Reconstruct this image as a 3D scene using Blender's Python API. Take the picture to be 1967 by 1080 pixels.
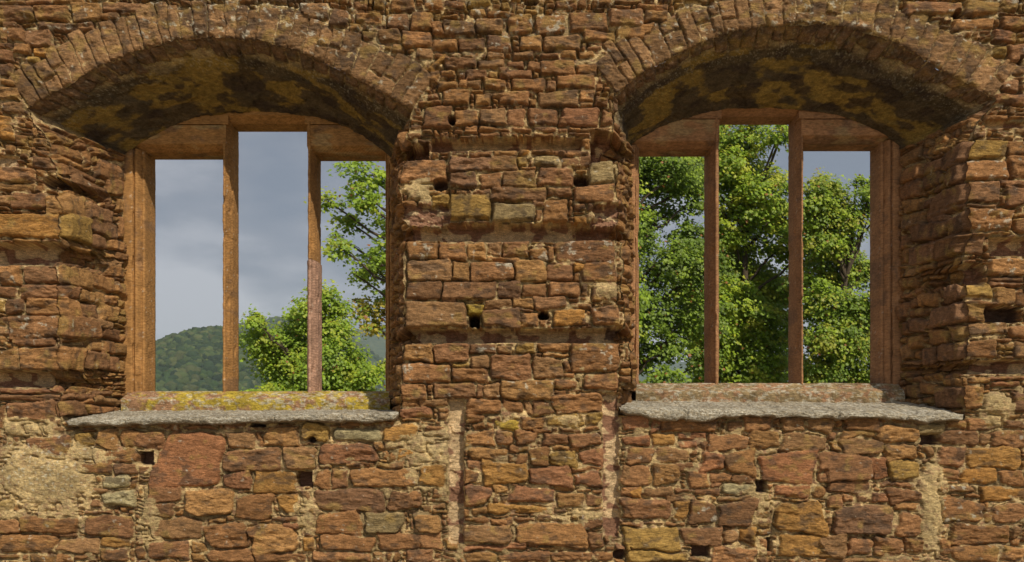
import bpy, math
import numpy as np
from mathutils import Vector
R = math.radians
scene = bpy.context.scene
for o in list(bpy.data.objects): bpy.data.objects.remove(o)

# ------------------------------------------------------------------ camera
PX = 0.004            # metres per photograph pixel on the wall face
DCAM = 7.0            # camera to wall face
EYE = 1.6
CX, HY = 983.5, 830.0 # image centre column, eye level row (photograph pixels)
DEP = 0.68            # wall face to window frame
FT = 0.30             # frame thickness
K1 = DCAM / (DCAM + DEP)
cam_d = bpy.data.cameras.new("camera"); cam = bpy.data.objects.new("camera", cam_d)
scene.collection.objects.link(cam); scene.camera = cam
cam.location = (0, -DCAM, EYE); cam.rotation_euler = (R(90), 0, 0)
cam_d.sensor_width = 36; cam_d.lens = 36 * DCAM / (1967 * PX)
cam_d.shift_y = (HY - 540) / 1967
cam_d.clip_end = 30000; cam_d.clip_start = 0.05

# ------------------------------------------------------------------ light
SUN_EL, SUN_AZ = 44.0, 30.0      # azimuth measured from the wall normal towards camera right
world = bpy.data.worlds.new("World"); scene.world = world; world.use_nodes = True
nt = world.node_tree; nt.nodes.clear()
wo = nt.nodes.new('ShaderNodeOutputWorld'); bg = nt.nodes.new('ShaderNodeBackground')
sky = nt.nodes.new('ShaderNodeTexSky'); sky.sky_type = 'NISHITA'; sky.sun_disc = False
sky.sun_elevation = R(SUN_EL); sky.sun_rotation = R(180 - SUN_AZ)
sky.air_density = 1.0; sky.dust_density = 1.0
tc = nt.nodes.new('ShaderNodeTexCoord'); mp = nt.nodes.new('ShaderNodeMapping')
mp.inputs['Scale'].default_value = (1.0, 1.0, 2.6); mp.inputs['Location'].default_value = (0.35, 0.2, 0.1)
nz = nt.nodes.new('ShaderNodeTexNoise'); nz.inputs['Scale'].default_value = 3.1
nz.inputs['Detail'].default_value = 7; nz.inputs['Roughness'].default_value = 0.5
cr = nt.nodes.new('ShaderNodeValToRGB')
cr.color_ramp.elements[0].position = 0.42; cr.color_ramp.elements[0].color = (1.75, 1.92, 2.25, 1)
cr.color_ramp.elements[1].position = 0.60; cr.color_ramp.elements[1].color = (4.3, 4.25, 4.35, 1)
e = cr.color_ramp.elements.new(0.5); e.color = (2.35, 2.42, 2.65, 1)
mix = nt.nodes.new('ShaderNodeMix'); mix.data_type = 'RGBA'; mix.inputs[0].default_value = 0.86
L = nt.links.new
L(tc.outputs['Generated'], mp.inputs['Vector']); L(mp.outputs[0], nz.inputs['Vector'])
L(nz.outputs['Fac'], cr.inputs['Fac']); L(sky.outputs[0], mix.inputs[6]); L(cr.outputs[0], mix.inputs[7])
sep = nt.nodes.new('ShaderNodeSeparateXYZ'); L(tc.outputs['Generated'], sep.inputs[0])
mr = nt.nodes.new('ShaderNodeMapRange'); mr.inputs[1].default_value = .35; mr.inputs[2].default_value = -.6; mr.inputs[3].default_value = 1.0; mr.inputs[4].default_value = 1.4  # unseen sky behind the camera brightened to lift the fill light
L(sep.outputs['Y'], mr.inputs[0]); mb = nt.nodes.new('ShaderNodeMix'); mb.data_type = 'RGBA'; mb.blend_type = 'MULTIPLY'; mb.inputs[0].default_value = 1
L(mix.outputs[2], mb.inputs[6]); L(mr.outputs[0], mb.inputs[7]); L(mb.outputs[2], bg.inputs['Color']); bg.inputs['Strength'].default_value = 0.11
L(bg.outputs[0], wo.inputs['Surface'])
sd = bpy.data.lights.new("sun", 'SUN'); sd.energy = 3.9; sd.angle = R(0.6); sd.color = (1, 0.91, 0.76)
sun = bpy.data.objects.new("sun", sd); scene.collection.objects.link(sun)
dv = Vector((math.sin(R(SUN_AZ)) * math.cos(R(SUN_EL)), -math.cos(R(SUN_AZ)) * math.cos(R(SUN_EL)), math.sin(R(SUN_EL))))
sun.rotation_euler = dv.to_track_quat('Z', 'Y').to_euler(); sun.location = (20, -30, 30)
scene.view_settings.view_transform = 'Standard'; scene.view_settings.look = 'None'
scene.view_settings.exposure = 0.20; scene.view_settings.gamma = 1.0
scene.render.engine = 'CYCLES'

# ------------------------------------------------------------------ helpers
def WX(px, Y=0.0): return (px - CX) * PX * (DCAM + Y) / DCAM       # image pixel seen at depth Y
def WZ(py, Y=0.0): return EYE + (HY - py) * PX * (DCAM + Y) / DCAM
def EX(px): return CX + (px - CX) / K1       # image pixel at frame depth -> front-plane pixel
def EY(py): return HY + (py - HY) / K1

def _h(ix, iy, seed):
    h = (ix.astype(np.int64) * 374761393 + iy.astype(np.int64) * 668265263 + seed * 974634777) & 0xffffffff
    h = ((h ^ (h >> 13)) * 1274126177) & 0xffffffff
    h = h ^ (h >> 16)
    return (h & 0xffff).astype(np.float32) / 65535.0
def vn(x, y, seed=0):
    xi = np.floor(x); yi = np.floor(y); fx = (x - xi).astype(np.float32); fy = (y - yi).astype(np.float32)
    fx = fx * fx * (3 - 2 * fx); fy = fy * fy * (3 - 2 * fy)
    a = _h(xi, yi, seed); b = _h(xi + 1, yi, seed); c = _h(xi, yi + 1, seed); d = _h(xi + 1, yi + 1, seed)
    return ((a + (b - a) * fx) * (1 - fy) + (c + (d - c) * fx) * fy) * 2 - 1
def fbm(x, y, seed=0, o=4, g=0.5):
    s = 0; a = 1.0; t = 0
    for i in range(o):
        s = s + a * vn(x * 2 ** i + 17.3 * i, y * 2 ** i + 5.1 * i, seed + i * 7); t += a; a *= g
    return s / t * 1.4
def sst(a, b, x):
    t = np.clip((x - a) / (b - a), 0, 1); return t * t * (3 - 2 * t)
def lerp(a, b, t): return a + (b - a) * t

def tag(o, label=None, cat=None, group=None, kind=None):
    if label: o['label'] = label
    if cat: o['category'] = cat
    if group: o['group'] = group
    if kind: o['kind'] = kind
    return o
def empty(name, loc=(0, 0, 0)):
    o = bpy.data.objects.new(name, None); scene.collection.objects.link(o); o.location = loc; return o
def mesh_np(name, V, F, mat, parent=None, col=None, smooth=True, origin=(0, 0, 0)):
    """V (n,3) floats, F (m,4) or (m,3) ints"""
    V = np.asarray(V, np.float32) - np.array(origin, np.float32); F = np.asarray(F, np.int32)
    k = F.shape[1]
    me = bpy.data.meshes.new(name); me.vertices.add(len(V)); me.vertices.foreach_set('co', V.ravel())
    me.loops.add(F.size); me.loops.foreach_set('vertex_index', F.ravel())
    me.polygons.add(len(F)); me.polygons.foreach_set('loop_start', np.arange(0, F.size, k, dtype=np.int32))
    try: me.polygons.foreach_set('loop_total', np.full(len(F), k, np.int32))
    except Exception: pass
    me.update(calc_edges=True)
    if smooth: me.polygons.foreach_set('use_smooth', np.ones(len(F), bool))
    if col is not None:
        a = me.color_attributes.new('Col', 'FLOAT_COLOR', 'POINT')
        c = np.ones((len(V), 4), np.float32); c[:, :3] = col; a.data.foreach_set('color', c.ravel())
    me.materials.append(mat)
    o = bpy.data.objects.new(name, me); scene.collection.objects.link(o)
    if parent:
        o.parent = parent
    o.location = origin if not parent else tuple(np.array(origin))
    return o
def grid_mesh(name, P, mat, parent=None, col=None, qmask=None, smooth=True):
    ny, nx = P.shape[:2]
    idx = np.arange(ny * nx).reshape(ny, nx)
    q = np.stack([idx[:-1, :-1], idx[1:, :-1], idx[1:, 1:], idx[:-1, 1:]], -1)
    q = q[qmask] if qmask is not None else q.reshape(-1, 4)
    used = np.zeros(ny * nx, bool); used[q.ravel()] = True
    rm = np.cumsum(used) - 1
    V = P.reshape(-1, 3)[used]; C = None if col is None else col.reshape(-1, 3)[used]
    return mesh_np(name, V, rm[q], mat, parent, C, smooth)

# ------------------------------------------------------------------ materials
def newmat(name):
    m = bpy.data.materials.new(name); m.use_nodes = True; t = m.node_tree
    b = t.nodes['Principled BSDF']; b.inputs['Roughness'].default_value = 0.93
    b.inputs['Specular IOR Level'].default_value = 0.2
    return m, t, b
def N(t, typ, **kw):
    n = t.nodes.new(typ)
    for k, v in kw.items():
        if k.startswith('i_'): n.inputs[k[2:].replace('_', ' ')].default_value = v
        else: setattr(n, k, v)
    return n
def stone_mat(name, attr=True, base=(.3, .16, .09), strata=1.0, bump=0.9, hatch=False, fine=1.0):
    m, t, b = newmat(name); l = t.links.new
    tc = N(t, 'ShaderNodeTexCoord')
    mp = N(t, 'ShaderNodeMapping'); mp.inputs['Scale'].default_value = (1, 1, 3.2)
    l(tc.outputs['Object'], mp.inputs[0])
    n1 = N(t, 'ShaderNodeTexNoise', i_Scale=26.0, i_Detail=8.0, i_Roughness=0.68); l(mp.outputs[0], n1.inputs['Vector'])
    n2 = N(t, 'ShaderNodeTexNoise', i_Scale=150.0, i_Detail=4.0, i_Roughness=0.7); l(tc.outputs['Object'], n2.inputs['Vector'])
    n3 = N(t, 'ShaderNodeTexNoise', i_Scale=5.0, i_Detail=6.0, i_Roughness=0.6); l(tc.outputs['Object'], n3.inputs['Vector'])
    if attr:
        a = N(t, 'ShaderNodeVertexColor', layer_name='Col'); src = a.outputs['Color']
    else:
        a = N(t, 'ShaderNodeRGB'); a.outputs[0].default_value = (*base, 1); src = a.outputs[0]
    def mul(src, fac_node, lo, hi, p0=0.3, p1=0.7):
        mr = N(t, 'ShaderNodeMapRange'); mr.inputs[1].default_value = p0; mr.inputs[2].default_value = p1
        mr.inputs[3].default_value = lo; mr.inputs[4].default_value = hi
        l(fac_node.outputs['Fac'], mr.inputs[0])
        mx = N(t, 'ShaderNodeMix', data_type='RGBA', blend_type='MULTIPLY'); mx.inputs[0].default_value = 1
        l(src, mx.inputs[6]); l(mr.outputs[0], mx.inputs[7]); return mx.outputs[2]
    c = mul(src, n1, 0.50, 1.34); c = mul(c, n2, 1 - .5 * fine, 1 + .42 * fine); c = mul(c, n3, 0.8, 1.18)
    l(c, b.inputs['Base Color'])
    b1 = N(t, 'ShaderNodeBump', i_Strength=bump, i_Distance=0.020 * strata); l(n1.outputs['Fac'], b1.inputs['Height'])
    b2 = N(t, 'ShaderNodeBump', i_Strength=bump, i_Distance=0.0055 * fine); l(n2.outputs['Fac'], b2.inputs['Height'])
    l(b1.outputs[0], b2.inputs['Normal']); last = b2
    if hatch:
        mh = N(t, 'ShaderNodeMapping'); mh.inputs['Rotation'].default_value = (0, R(28), 0); l(tc.outputs['Object'], mh.inputs[0])
        w = N(t, 'ShaderNodeTexWave', wave_type='BANDS', bands_direction='Z', i_Scale=26.0, i_Distortion=1.5); w.inputs['Detail'].default_value = 2
        l(mh.outputs[0], w.inputs['Vector'])
        b3 = N(t, 'ShaderNodeBump', i_Strength=0.5, i_Distance=0.003); l(w.outputs['Fac'], b3.inputs['Height'])
        l(last.outputs[0], b3.inputs['Normal']); last = b3
    l(last.outputs[0], b.inputs['Normal'])
    return m
M_wall = stone_mat('red_sandstone_rubble')
M_soffit = stone_mat('old_plaster', strata=0.9)
M_frame = stone_mat('dressed_sandstone', base=(.36, .165, .08), strata=0.25, bump=0.6, hatch=True, fine=.3)
M_frame2 = stone_mat('dressed_sandstone_brown', base=(.29, .135, .085), strata=0.25, bump=0.6, hatch=True, fine=.3)
M_new = stone_mat('dressed_sandstone_pale', base=(.40, .22, .16), strata=0.25, bump=0.6, hatch=True, fine=.3)
M_ledge = stone_mat('lichened_mortar', strata=0.5, fine=1.2)
M_core = stone_mat('wall_back_stone', attr=False, base=(.25, .14, .09))
# ------------------------------------------------------------------ stones, read off the photograph: (origin x, origin y, scale) then boxes
T = [
(0,0,3.858,"""0,40,250,165;255,45,515,165;540,20,750,160;0,0,180,30;190,0,380,40;390,0,640,35;760,25,1070,95,w;1070,30,1205,100;280,175,690,235,w;20,165,120,205;60,210,185,310;190,230,380,345;390,240,690,330;0,205,50,300,w;100,325,240,400;255,350,370,410,o;0,330,85,370;0,380,100,470;0,480,95,570;210,415,300,465,y;700,160,760,210;740,100,880,150;0,650,145,740;0,580,130,640;20,760,180,840;0,860,100,1035,o"""),
(480,0,3.858,"""370,30,580,150,w;600,70,740,200;790,105,980,185,w;1015,105,1175,220,w;1190,105,1360,235;1040,0,1225,95;1290,0,1430,75;1440,0,1610,70,w;1620,0,1785,55,y;1755,90,1920,140,w;1430,160,1665,270;1670,145,1875,245;1630,60,1750,125;1350,170,1430,270;750,190,830,240;845,245,950,310;955,230,1115,325;1120,240,1345,355;1345,295,1535,380;1540,290,1740,385;1755,260,1929,385,w;1230,365,1360,450;1450,435,1675,515;1685,450,1895,510;1755,395,1890,445;1370,400,1450,440;1410,520,1520,570;1590,520,1755,595;1765,525,1845,580;1530,540,1590,590;1850,500,1929,580;1390,600,1535,665;1540,590,1610,650;1600,600,1715,660;1735,590,1900,660;1310,685,1400,735;1435,675,1620,780;1640,665,1730,690;1665,700,1790,790;1790,690,1929,740;1285,790,1500,950;1515,820,1695,935;1705,815,1900,935;1590,940,1690,990;1700,940,1880,985;1060,335,1145,395;1330,530,1400,610"""),
(960,0,3.858,"""60,110,250,245,w;270,120,490,250,w;520,100,800,240;805,75,1070,205;1075,80,1240,170;415,0,580,70;690,0,840,60,w;850,0,1050,30;1020,35,1250,75;145,265,310,375;320,265,600,380;610,230,860,310;870,185,1150,290;450,380,570,440;95,385,250,440;300,395,440,435,w;590,385,700,430;205,455,310,530;300,455,555,560;570,475,720,560;60,460,180,510;0,520,240,580;90,585,330,680;335,605,410,670;415,560,700,660;0,680,215,780;280,680,590,800;600,670,700,750;50,820,185,945;210,810,425,930;430,870,500,940;450,810,740,940,r;760,830,840,940;80,950,240,990;0,950,70,980;250,945,420,980;430,955,500,990;510,945,600,980;600,945,850,985"""),
(1467,0,3.858,"""1040,20,1470,120;1480,20,1740,120;1740,10,1880,90;1400,140,1700,225,w;1760,130,1929,225;1690,240,1870,320,r;1800,330,1929,470;1700,350,1790,420,y;1680,430,1790,540;1800,490,1929,560;1760,600,1890,680;1820,570,1929,600;1700,700,1929,780;900,10,1030,60,w"""),
(0,260,3.6,"""0,225,240,330;0,340,240,395;10,420,90,490;90,405,330,520;330,415,580,565;585,490,765,610;0,550,430,715,o;432,560,630,740,y;0,905,155,1040,w;180,905,430,1030;430,920,640,1065;645,965,785,1075;660,80,860,180;700,185,850,260;680,240,850,310;740,310,855,415;510,310,740,420;400,270,500,340;600,580,800,700;640,690,720,790;740,730,850,800;660,815,835,910;720,905,850,980;790,430,855,530;815,555,855,720;230,150,400,230"""),
(0,520,3.6,"""170,100,550,200;0,115,130,185;555,140,660,225;660,150,725,240;725,165,820,240;50,195,195,300,w;200,190,550,315;0,205,40,290,y;560,235,675,335;680,240,795,350;70,315,685,475,w;0,320,65,385;0,390,95,450;600,335,765,400;715,400,830,480;100,465,395,525,w;400,465,600,500;600,480,705,565;710,490,790,580;0,550,150,690;152,530,595,690;597,560,740,680;742,590,820,700;0,815,480,850,r;0,855,500,900;510,830,650,890;655,820,780,880;520,890,645,925;50,905,400,1040;400,900,580,1010;590,930,780,990;0,940,40,1080"""),
(1690,230,3.6,"""583,155,850,280,y;850,165,997,265;583,290,865,425,w;870,260,997,415;805,425,980,475;800,475,930,505;583,440,800,580;835,470,997,610;800,540,845,605;583,590,790,620;583,630,890,775,w;905,685,997,795;890,650,997,680;680,780,880,805;583,790,715,930;750,960,997,1080,w;430,200,583,330,k;460,310,583,455,k;310,290,420,385,k;350,480,583,650,k;300,370,420,480,k;150,210,290,320;150,330,290,430;145,430,285,550;420,400,460,450,k;170,550,295,640;300,550,370,610,k;390,455,460,500,k;180,640,325,755;330,660,460,730,k;460,660,583,800,k;220,720,460,840,k;395,800,583,950;210,860,390,1000,k;155,790,200,890;155,890,200,1000"""),
(1690,520,3.6,"""583,95,760,200,y;765,40,997,80;765,80,990,120;770,125,930,250;940,130,997,245;583,220,805,355;583,360,865,445;870,385,997,470;583,480,790,605;760,470,890,500;910,500,997,610;900,840,997,990,k;720,730,997,760,r;750,765,960,810,r;583,800,700,960;620,735,740,780;600,1010,830,1080;450,110,583,220,k;370,100,470,160;280,165,410,255;210,195,275,260;365,235,583,375,k;210,260,310,330;310,255,400,310;220,330,365,430,k;350,400,490,510;495,370,583,490,k;410,500,583,620,k;310,530,400,650,k;150,510,230,620;145,220,205,330;145,130,330,200;160,10,290,120;200,450,300,540;430,740,600,795;295,780,410,860;380,800,583,960,k;190,790,290,880;930,270,997,370"""),
(740,200,3.858,"""500,360,620,400;625,365,800,405;470,405,790,510,k;780,405,980,510;800,360,975,405;985,350,1070,395,o;1075,350,1250,390;985,400,1055,475,y;1100,400,1290,475,p;1300,405,1530,485;1340,360,1500,400;1250,360,1340,395;1000,475,1120,505;480,520,680,635,k;705,525,860,635;870,510,1115,630;1130,485,1400,625;1505,440,1690,600,p;100,415,455,590;520,640,610,680;650,635,780,680;780,630,1195,730;1200,630,1380,695;1395,610,1690,745;470,680,780,865,y;800,700,890,740;795,750,1110,880,p;1115,790,1165,880;1170,720,1345,890;345,680,480,780,y;230,720,345,820;100,720,230,830;105,835,260,920,o;1090,730,1180,775;1500,755,1720,820;1400,840,1500,900,o;310,640,480,680"""),
(740,440,3.858,"""160,110,400,235,w;405,110,605,245;610,120,750,245,w;755,110,865,210;870,105,1065,215;1070,150,1205,240,w;1205,130,1255,240;1258,95,1690,260,w;165,240,495,400;500,255,630,395;635,260,950,395,w;755,215,1000,255;955,235,1190,410;1185,270,1385,395;1390,260,1485,320,o;1390,325,1440,400;1450,250,1710,415;165,400,425,530;430,400,820,525;825,400,1005,520,k;1010,420,1195,510;1060,400,1150,418;1210,400,1440,510;1530,415,1710,545;430,518,540,550;730,525,940,600;945,515,1095,595;1095,510,1340,600;150,540,605,735;605,560,730,640,Y;715,600,1000,735;1000,622,1130,730;1000,598,1090,620;1240,610,1475,720,o;1430,670,1510,720;1530,580,1730,725;1350,510,1440,550;1370,560,1530,600"""),
(760,640,4.098,"""65,85,295,230;300,85,575,230;580,85,800,170,w;810,100,920,170;945,85,1095,165,y;1120,85,1370,152;1375,80,1755,310,w;1150,155,1370,190;585,180,740,275;745,175,1070,375;1080,195,1315,360;440,235,580,270,y;440,272,725,390;55,240,430,395,w;1320,210,1375,300;1315,310,1400,355;1475,315,1755,450;1240,365,1430,435;1240,440,1335,485;300,395,630,510;635,405,680,505;682,400,820,515;822,375,1230,520,w;45,405,240,540;550,520,830,640;835,525,1000,635;1010,525,1065,630;1065,525,1225,645;1230,475,1620,630;1190,645,1440,740,y;1490,620,1625,730,y;1440,640,1480,720,y;990,655,1180,760;550,640,710,710;785,690,970,770,Y;720,650,830,690;45,595,280,675,r;45,520,180,590;180,525,410,580;330,585,410,620;330,625,410,680;550,770,780,890;790,775,910,880;930,770,1110,870;1085,755,1225,790;1285,742,1460,778;1470,740,1620,770;1150,795,1350,885;1355,785,1620,895;230,725,395,820"""),
(780,830,4.32,"""525,135,850,240;850,105,1025,160;915,175,1015,275;1020,125,1190,290;1195,160,1410,290,y;1190,115,1340,158;1340,120,1420,160;1430,150,1630,285,r;855,175,905,240;485,100,740,130;495,245,630,320;485,325,595,430;630,250,1020,430,O;1025,290,1380,440,r;1390,335,1620,450,r;1370,290,1620,330;860,420,930,455;485,440,710,605,r;870,445,1225,580,r;1240,490,1470,625;1215,440,1400,475;1480,510,1620,610;485,620,530,705;535,625,670,690;675,605,1220,680,O;480,710,690,755;700,710,885,765;1060,685,1350,735;1450,655,1640,795,w;470,770,870,915;905,750,1500,950;1505,830,1645,975;1365,740,1430,780;1170,735,1240,765;995,920,1090,970;480,930,990,985,r;480,1000,760,1080;770,1000,1200,1080;1200,1000,1550,1080;1560,1000,1720,1080;180,100,340,185,r;0,165,200,250;215,195,335,265;105,270,330,450,O;30,290,130,330;30,250,160,288;0,340,70,440,k;215,480,330,550;0,490,130,630;125,610,210,670,o;75,685,290,830;0,840,300,970;320,870,445,965;0,980,240,1080;210,600,330,640;390,275,480,310;360,490,415,540;330,720,375,780;1660,715,1765,860;1670,305,1750,370;1665,225,1700,245;1830,120,1901,255;1785,270,1901,435;1785,445,1901,545;1790,560,1901,720;1820,820,1901,980;1730,920,1810,990,k"""),
(0,780,3.6,"""190,130,290,195;315,135,460,190;180,210,500,360,w;520,190,655,275,y;680,150,825,285;840,165,1000,285;910,175,1130,295;1095,180,1540,565,R;650,290,965,395;505,280,645,370,w;540,385,790,465;790,400,960,480;705,485,900,565,P;715,590,945,690,P;650,570,750,605;1035,545,1265,660;1025,665,1210,760;1040,765,1400,915;590,720,790,750;595,755,930,900;155,765,560,880;0,780,150,880;0,660,95,755,p;0,890,395,1015;400,915,705,1015;350,870,540,905;715,895,910,965,O;710,980,885,1080;1040,930,1330,1060;585,100,790,150,w;800,110,1020,160,w;1030,110,1250,165,w;1265,110,1500,165,w"""),
(400,780,3.6,"""120,175,345,295;345,180,385,285;395,135,640,285;655,125,840,245,y;870,155,1205,245,P;905,95,1065,150;1070,85,1295,140;1215,130,1450,245,O;105,295,520,450;535,290,745,440;770,260,1165,395,r;1140,240,1215,305;1220,250,1355,300;115,455,300,575,r;315,445,610,605,O;735,445,855,565;857,430,970,570;990,435,1445,560;955,390,1145,430;1160,390,1360,430;1310,310,1480,385,o;1240,320,1310,390;1195,305,1240,370;765,395,865,430;-160,575,195,750;200,610,450,780;490,600,630,745,O;645,580,710,670;740,570,1225,730,k;1255,600,1480,710;1460,440,1512,555,o;-10,810,260,980;260,825,345,910;300,820,620,1020;435,765,635,797;520,800,630,855,r;745,735,1060,895;1085,730,1355,875,p;660,920,740,1005,O;785,890,1155,1000;1175,880,1512,1000;0,985,310,1080;315,1020,680,1080;720,1005,1140,1080;0,765,130,808;110,90,285,165,w;1330,10,1512,85,r"""),
(1180,760,3.376,"""50,100,230,215,r;240,140,300,245,r;300,140,650,240;730,165,820,245;820,120,1020,230;1090,125,1235,240;1250,125,1418,235;50,260,230,330,R;235,250,390,325,O;400,245,595,290,r;410,292,540,335,r;600,250,865,360;860,225,1070,345;1080,250,1375,365;75,335,260,440;265,335,495,435;560,370,715,505,R;712,365,910,515;405,435,530,500;45,445,240,585;245,445,425,580;465,495,615,595;935,370,1310,570,R;1330,375,1418,560;625,510,755,560;755,515,910,565;620,560,690,600;695,570,915,650,P;50,585,175,660,o;180,590,390,655;395,605,490,635;505,595,685,645;1030,580,1265,655,R;1275,580,1370,660;335,640,510,690;660,655,900,683;50,670,365,800;385,685,475,815,O;480,690,660,825,w;662,685,905,850;910,690,1000,740;1030,690,1365,895,O;50,825,165,850;180,820,320,835;60,850,425,1005,y;430,850,705,975;710,870,800,960;800,860,920,965,o;80,1010,470,1080,y;625,980,925,1080;1050,905,1418,1045,O;950,930,1010,1040"""),
(1560,760,3.376,"""195,120,430,235;445,135,670,195;675,170,855,250,p;865,160,990,220;415,200,695,300;100,235,160,290;110,290,180,365;190,230,410,280;180,285,450,380;455,315,685,425;45,375,390,560;380,395,475,540,R;485,425,685,550,y;830,225,1075,325;1080,240,1140,320;1145,230,1374,335;1000,150,1225,220;1240,160,1360,220;805,335,980,460;985,335,1345,475,O;820,475,965,560;970,465,1190,575,o;1200,490,1374,585;100,560,360,640;95,650,190,730;195,645,270,685;280,650,360,695;375,620,475,690,r;480,605,710,700;440,560,690,595;530,705,695,745;130,710,510,905,k;540,755,710,910;1090,590,1374,680,o;835,670,1110,820,w;820,590,890,640;890,590,1060,630,w;1160,700,1355,825;1115,750,1160,820;900,830,1275,960;1285,850,1350,930;825,835,885,900;0,900,220,1050;225,930,400,1035;400,920,590,1040;595,915,715,1030;820,920,905,1030;905,965,1205,1080;1215,975,1374,1060;100,1060,650,1100"""),
]
rng = np.random.RandomState(7)
ALL = []          # cx, cy, hw, hh, angle, code   (photograph pixels)
for ox, oy, sc, s in T:
    for it in s.replace('\n', '').split(';'):
        p = it.split(','); x0, y0, x1, y1 = [float(v) / sc for v in p[:4]]
        ALL.append([ox + (x0 + x1) / 2, oy + (y0 + y1) / 2, abs(x1 - x0) / 2, abs(y1 - y0) / 2, 0.0, p[4] if len(p) > 4 else ''])
# the two leaning slivers beside the left arch
ALL += [[480 + 1230 / 3.858, 610 / 3.858, 44, 6, -42, 'O'], [480 + 1400 / 3.858, 470 / 3.858, 24, 6, -43, 'O'],
        [480 + 1370 / 3.858, 590 / 3.858, 14, 5, -55, ''], [480 + 1230 / 3.858, 720 / 3.858, 17, 8, -60, 'y'], [480 + 1160 / 3.858, 735 / 3.858, 16, 4, 30, 'w']]

def polyx(pts, step=2.0):
    """resample a polyline of (x,y,...) tuples evenly"""
    P = np.array(pts, float); d = np.r_[0, np.cumsum(np.hypot(*np.diff(P[:, :2], axis=0).T))]
    n = int(d[-1] / step) + 1; t = np.linspace(0, d[-1], n)
    return np.stack([np.interp(t, d, P[:, k]) for k in range(P.shape[1])], 1)

# niche outlines on the wall face, and the matching points where the reveal meets the frame
archL = [(50, 207), (70, 200), (88, 190), (130, 165), (170, 137), (215, 118), (250, 102), (290, 89), (335, 77), (390, 73), (440, 74), (500, 80), (545, 90),
         (590, 108), (640, 130), (700, 160), (735, 180), (765, 197), (790, 213)]
archR = [(1180, 186), (1205, 163), (1245, 133), (1300, 105), (1345, 83), (1400, 62), (1440, 53), (1500, 48), (1560, 46), (1620, 50), (1670, 62), (1710, 78),
         (1760, 103), (1800, 130), (1850, 160), (1890, 180), (1912, 193)]
def back_arc(a, l, c, r):
    out = []
    for x, y in a:
        u = (x - a[0][0]) / (a[-1][0] - a[0][0]); bx = lerp(l[0], r[0], u)
        v = (bx - c[0]) / (c[0] - l[0] if bx < c[0] else r[0] - c[0])
        e = l if bx < c[0] else r
        out.append((x, y, bx, c[1] + (e[1] - c[1]) * abs(v) ** 2.7))
    return out
LB, RB = (168, 242), (733, 252)
pL = [(118, 808), (118, 755), (92, 745), (88, 718), (116, 708), (120, 600), (116, 515), (98, 508), (96, 478), (120, 466), (120, 400), (110, 330), (88, 270)]
pL = [(x, y, 168, y) for x, y in pL[:-1]] + [(88, 270, 168, 262)]
pL += back_arc(archL, LB, (453, 156), RB)
qL = [(784, 235), (783, 262), (792, 275), (795, 300), (772, 316), (768, 360), (778, 400), (772, 418), (788, 436), (792, 462), (781, 468), (778, 500), (781, 560), (778, 630), (799, 638), (800, 656), (774, 663), (772, 720), (768, 800)]
pL += [(x, y, 733, max(y, 255)) for x, y in qL]
LB2, RB2 = (1235, 222), (1802, 226)
qR = [(1190, 800), (1188, 745), (1212, 735), (1206, 662), (1178, 655), (1178, 640), (1200, 630), (1196, 560), (1198, 500), (1192, 468), (1170, 460), (1172, 445), (1190, 430), (1188, 400), (1180, 370), (1184, 316), (1160, 306), (1160, 280), (1180, 262), (1179, 220)]
pR = [(x, y, 1235, max(y, 235)) for x, y in qR] + back_arc(archR, LB2, (1520, 147), RB2)
rR = [(1880, 235), (1856, 280), (1852, 330), (1855, 450), (1852, 505), (1868, 512), (1868, 545), (1850, 552), (1852, 690), (1876, 696), (1874, 716), (1850, 724), (1852, 806)]
pR += [(x, y, 1802, max(y, 245)) for x, y in rR]
OUT = []; OUT0 = []
for k, p in enumerate((pL, pR)):
    q = polyx(p, 1.8); t = np.arange(len(q)) * 1.8
    nx = np.gradient(q[:, 1]); ny = -np.gradient(q[:, 0]); ln = np.hypot(nx, ny) + 1e-6
    q0 = q[:, :2].copy(); w = (2.2 + 2.6 * (q[:, 1] > 240)) * fbm(t / 26, t * 0, 31 + k, 3) + 1.4 * fbm(t / 7, t * 0, 41 + k, 2)
    q[:, 0] += nx / ln * w; q[:, 1] += ny / ln * w
    OUT.append(q); OUT0.append(q0)
# voussoirs
def voussoirs(arch, cen, th, seed, alt):
    a = polyx(arch, 1.0); r = np.random.RandomState(seed); i = 6; out = []
    while i < len(a) - 12:
        w = r.choice([20, 24, 28, 31, 35]); j = min(i + w, len(a) - 1)
        mx, my = (a[i] + a[j]) / 2; dx, dy = mx - cen[0], my - cen[1]; d = math.hypot(dx, dy); dx /= d; dy /= d
        hh = (th + r.uniform(-13, 9) + alt * abs(mx - cen[0]) / 370) / 2
        ang = math.degrees(math.atan2(dx, -dy))
        out.append([mx + dx * (hh - 1), my + dy * (hh - 1), w / 2 + 0.6, hh, ang, 'V']); i = j
        if r.rand() < .18:      # split in two along its height
            s = out.pop(); f = r.uniform(.35, .65); h1 = s[3] * f - .7; h2 = s[3] * (1 - f) - .7
            out.append([mx + dx * h1, my + dy * h1, s[2], h1, ang, 'V'])
            out.append([mx + dx * (s[3] * 2 - h2), my + dy * (s[3] * 2 - h2), s[2], h2, ang, 'V'])
    return out
VOU = voussoirs(archL, (425, 700), 68, 3, 16) + voussoirs(archR, (1545, 650), 62, 5, 24)

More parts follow.
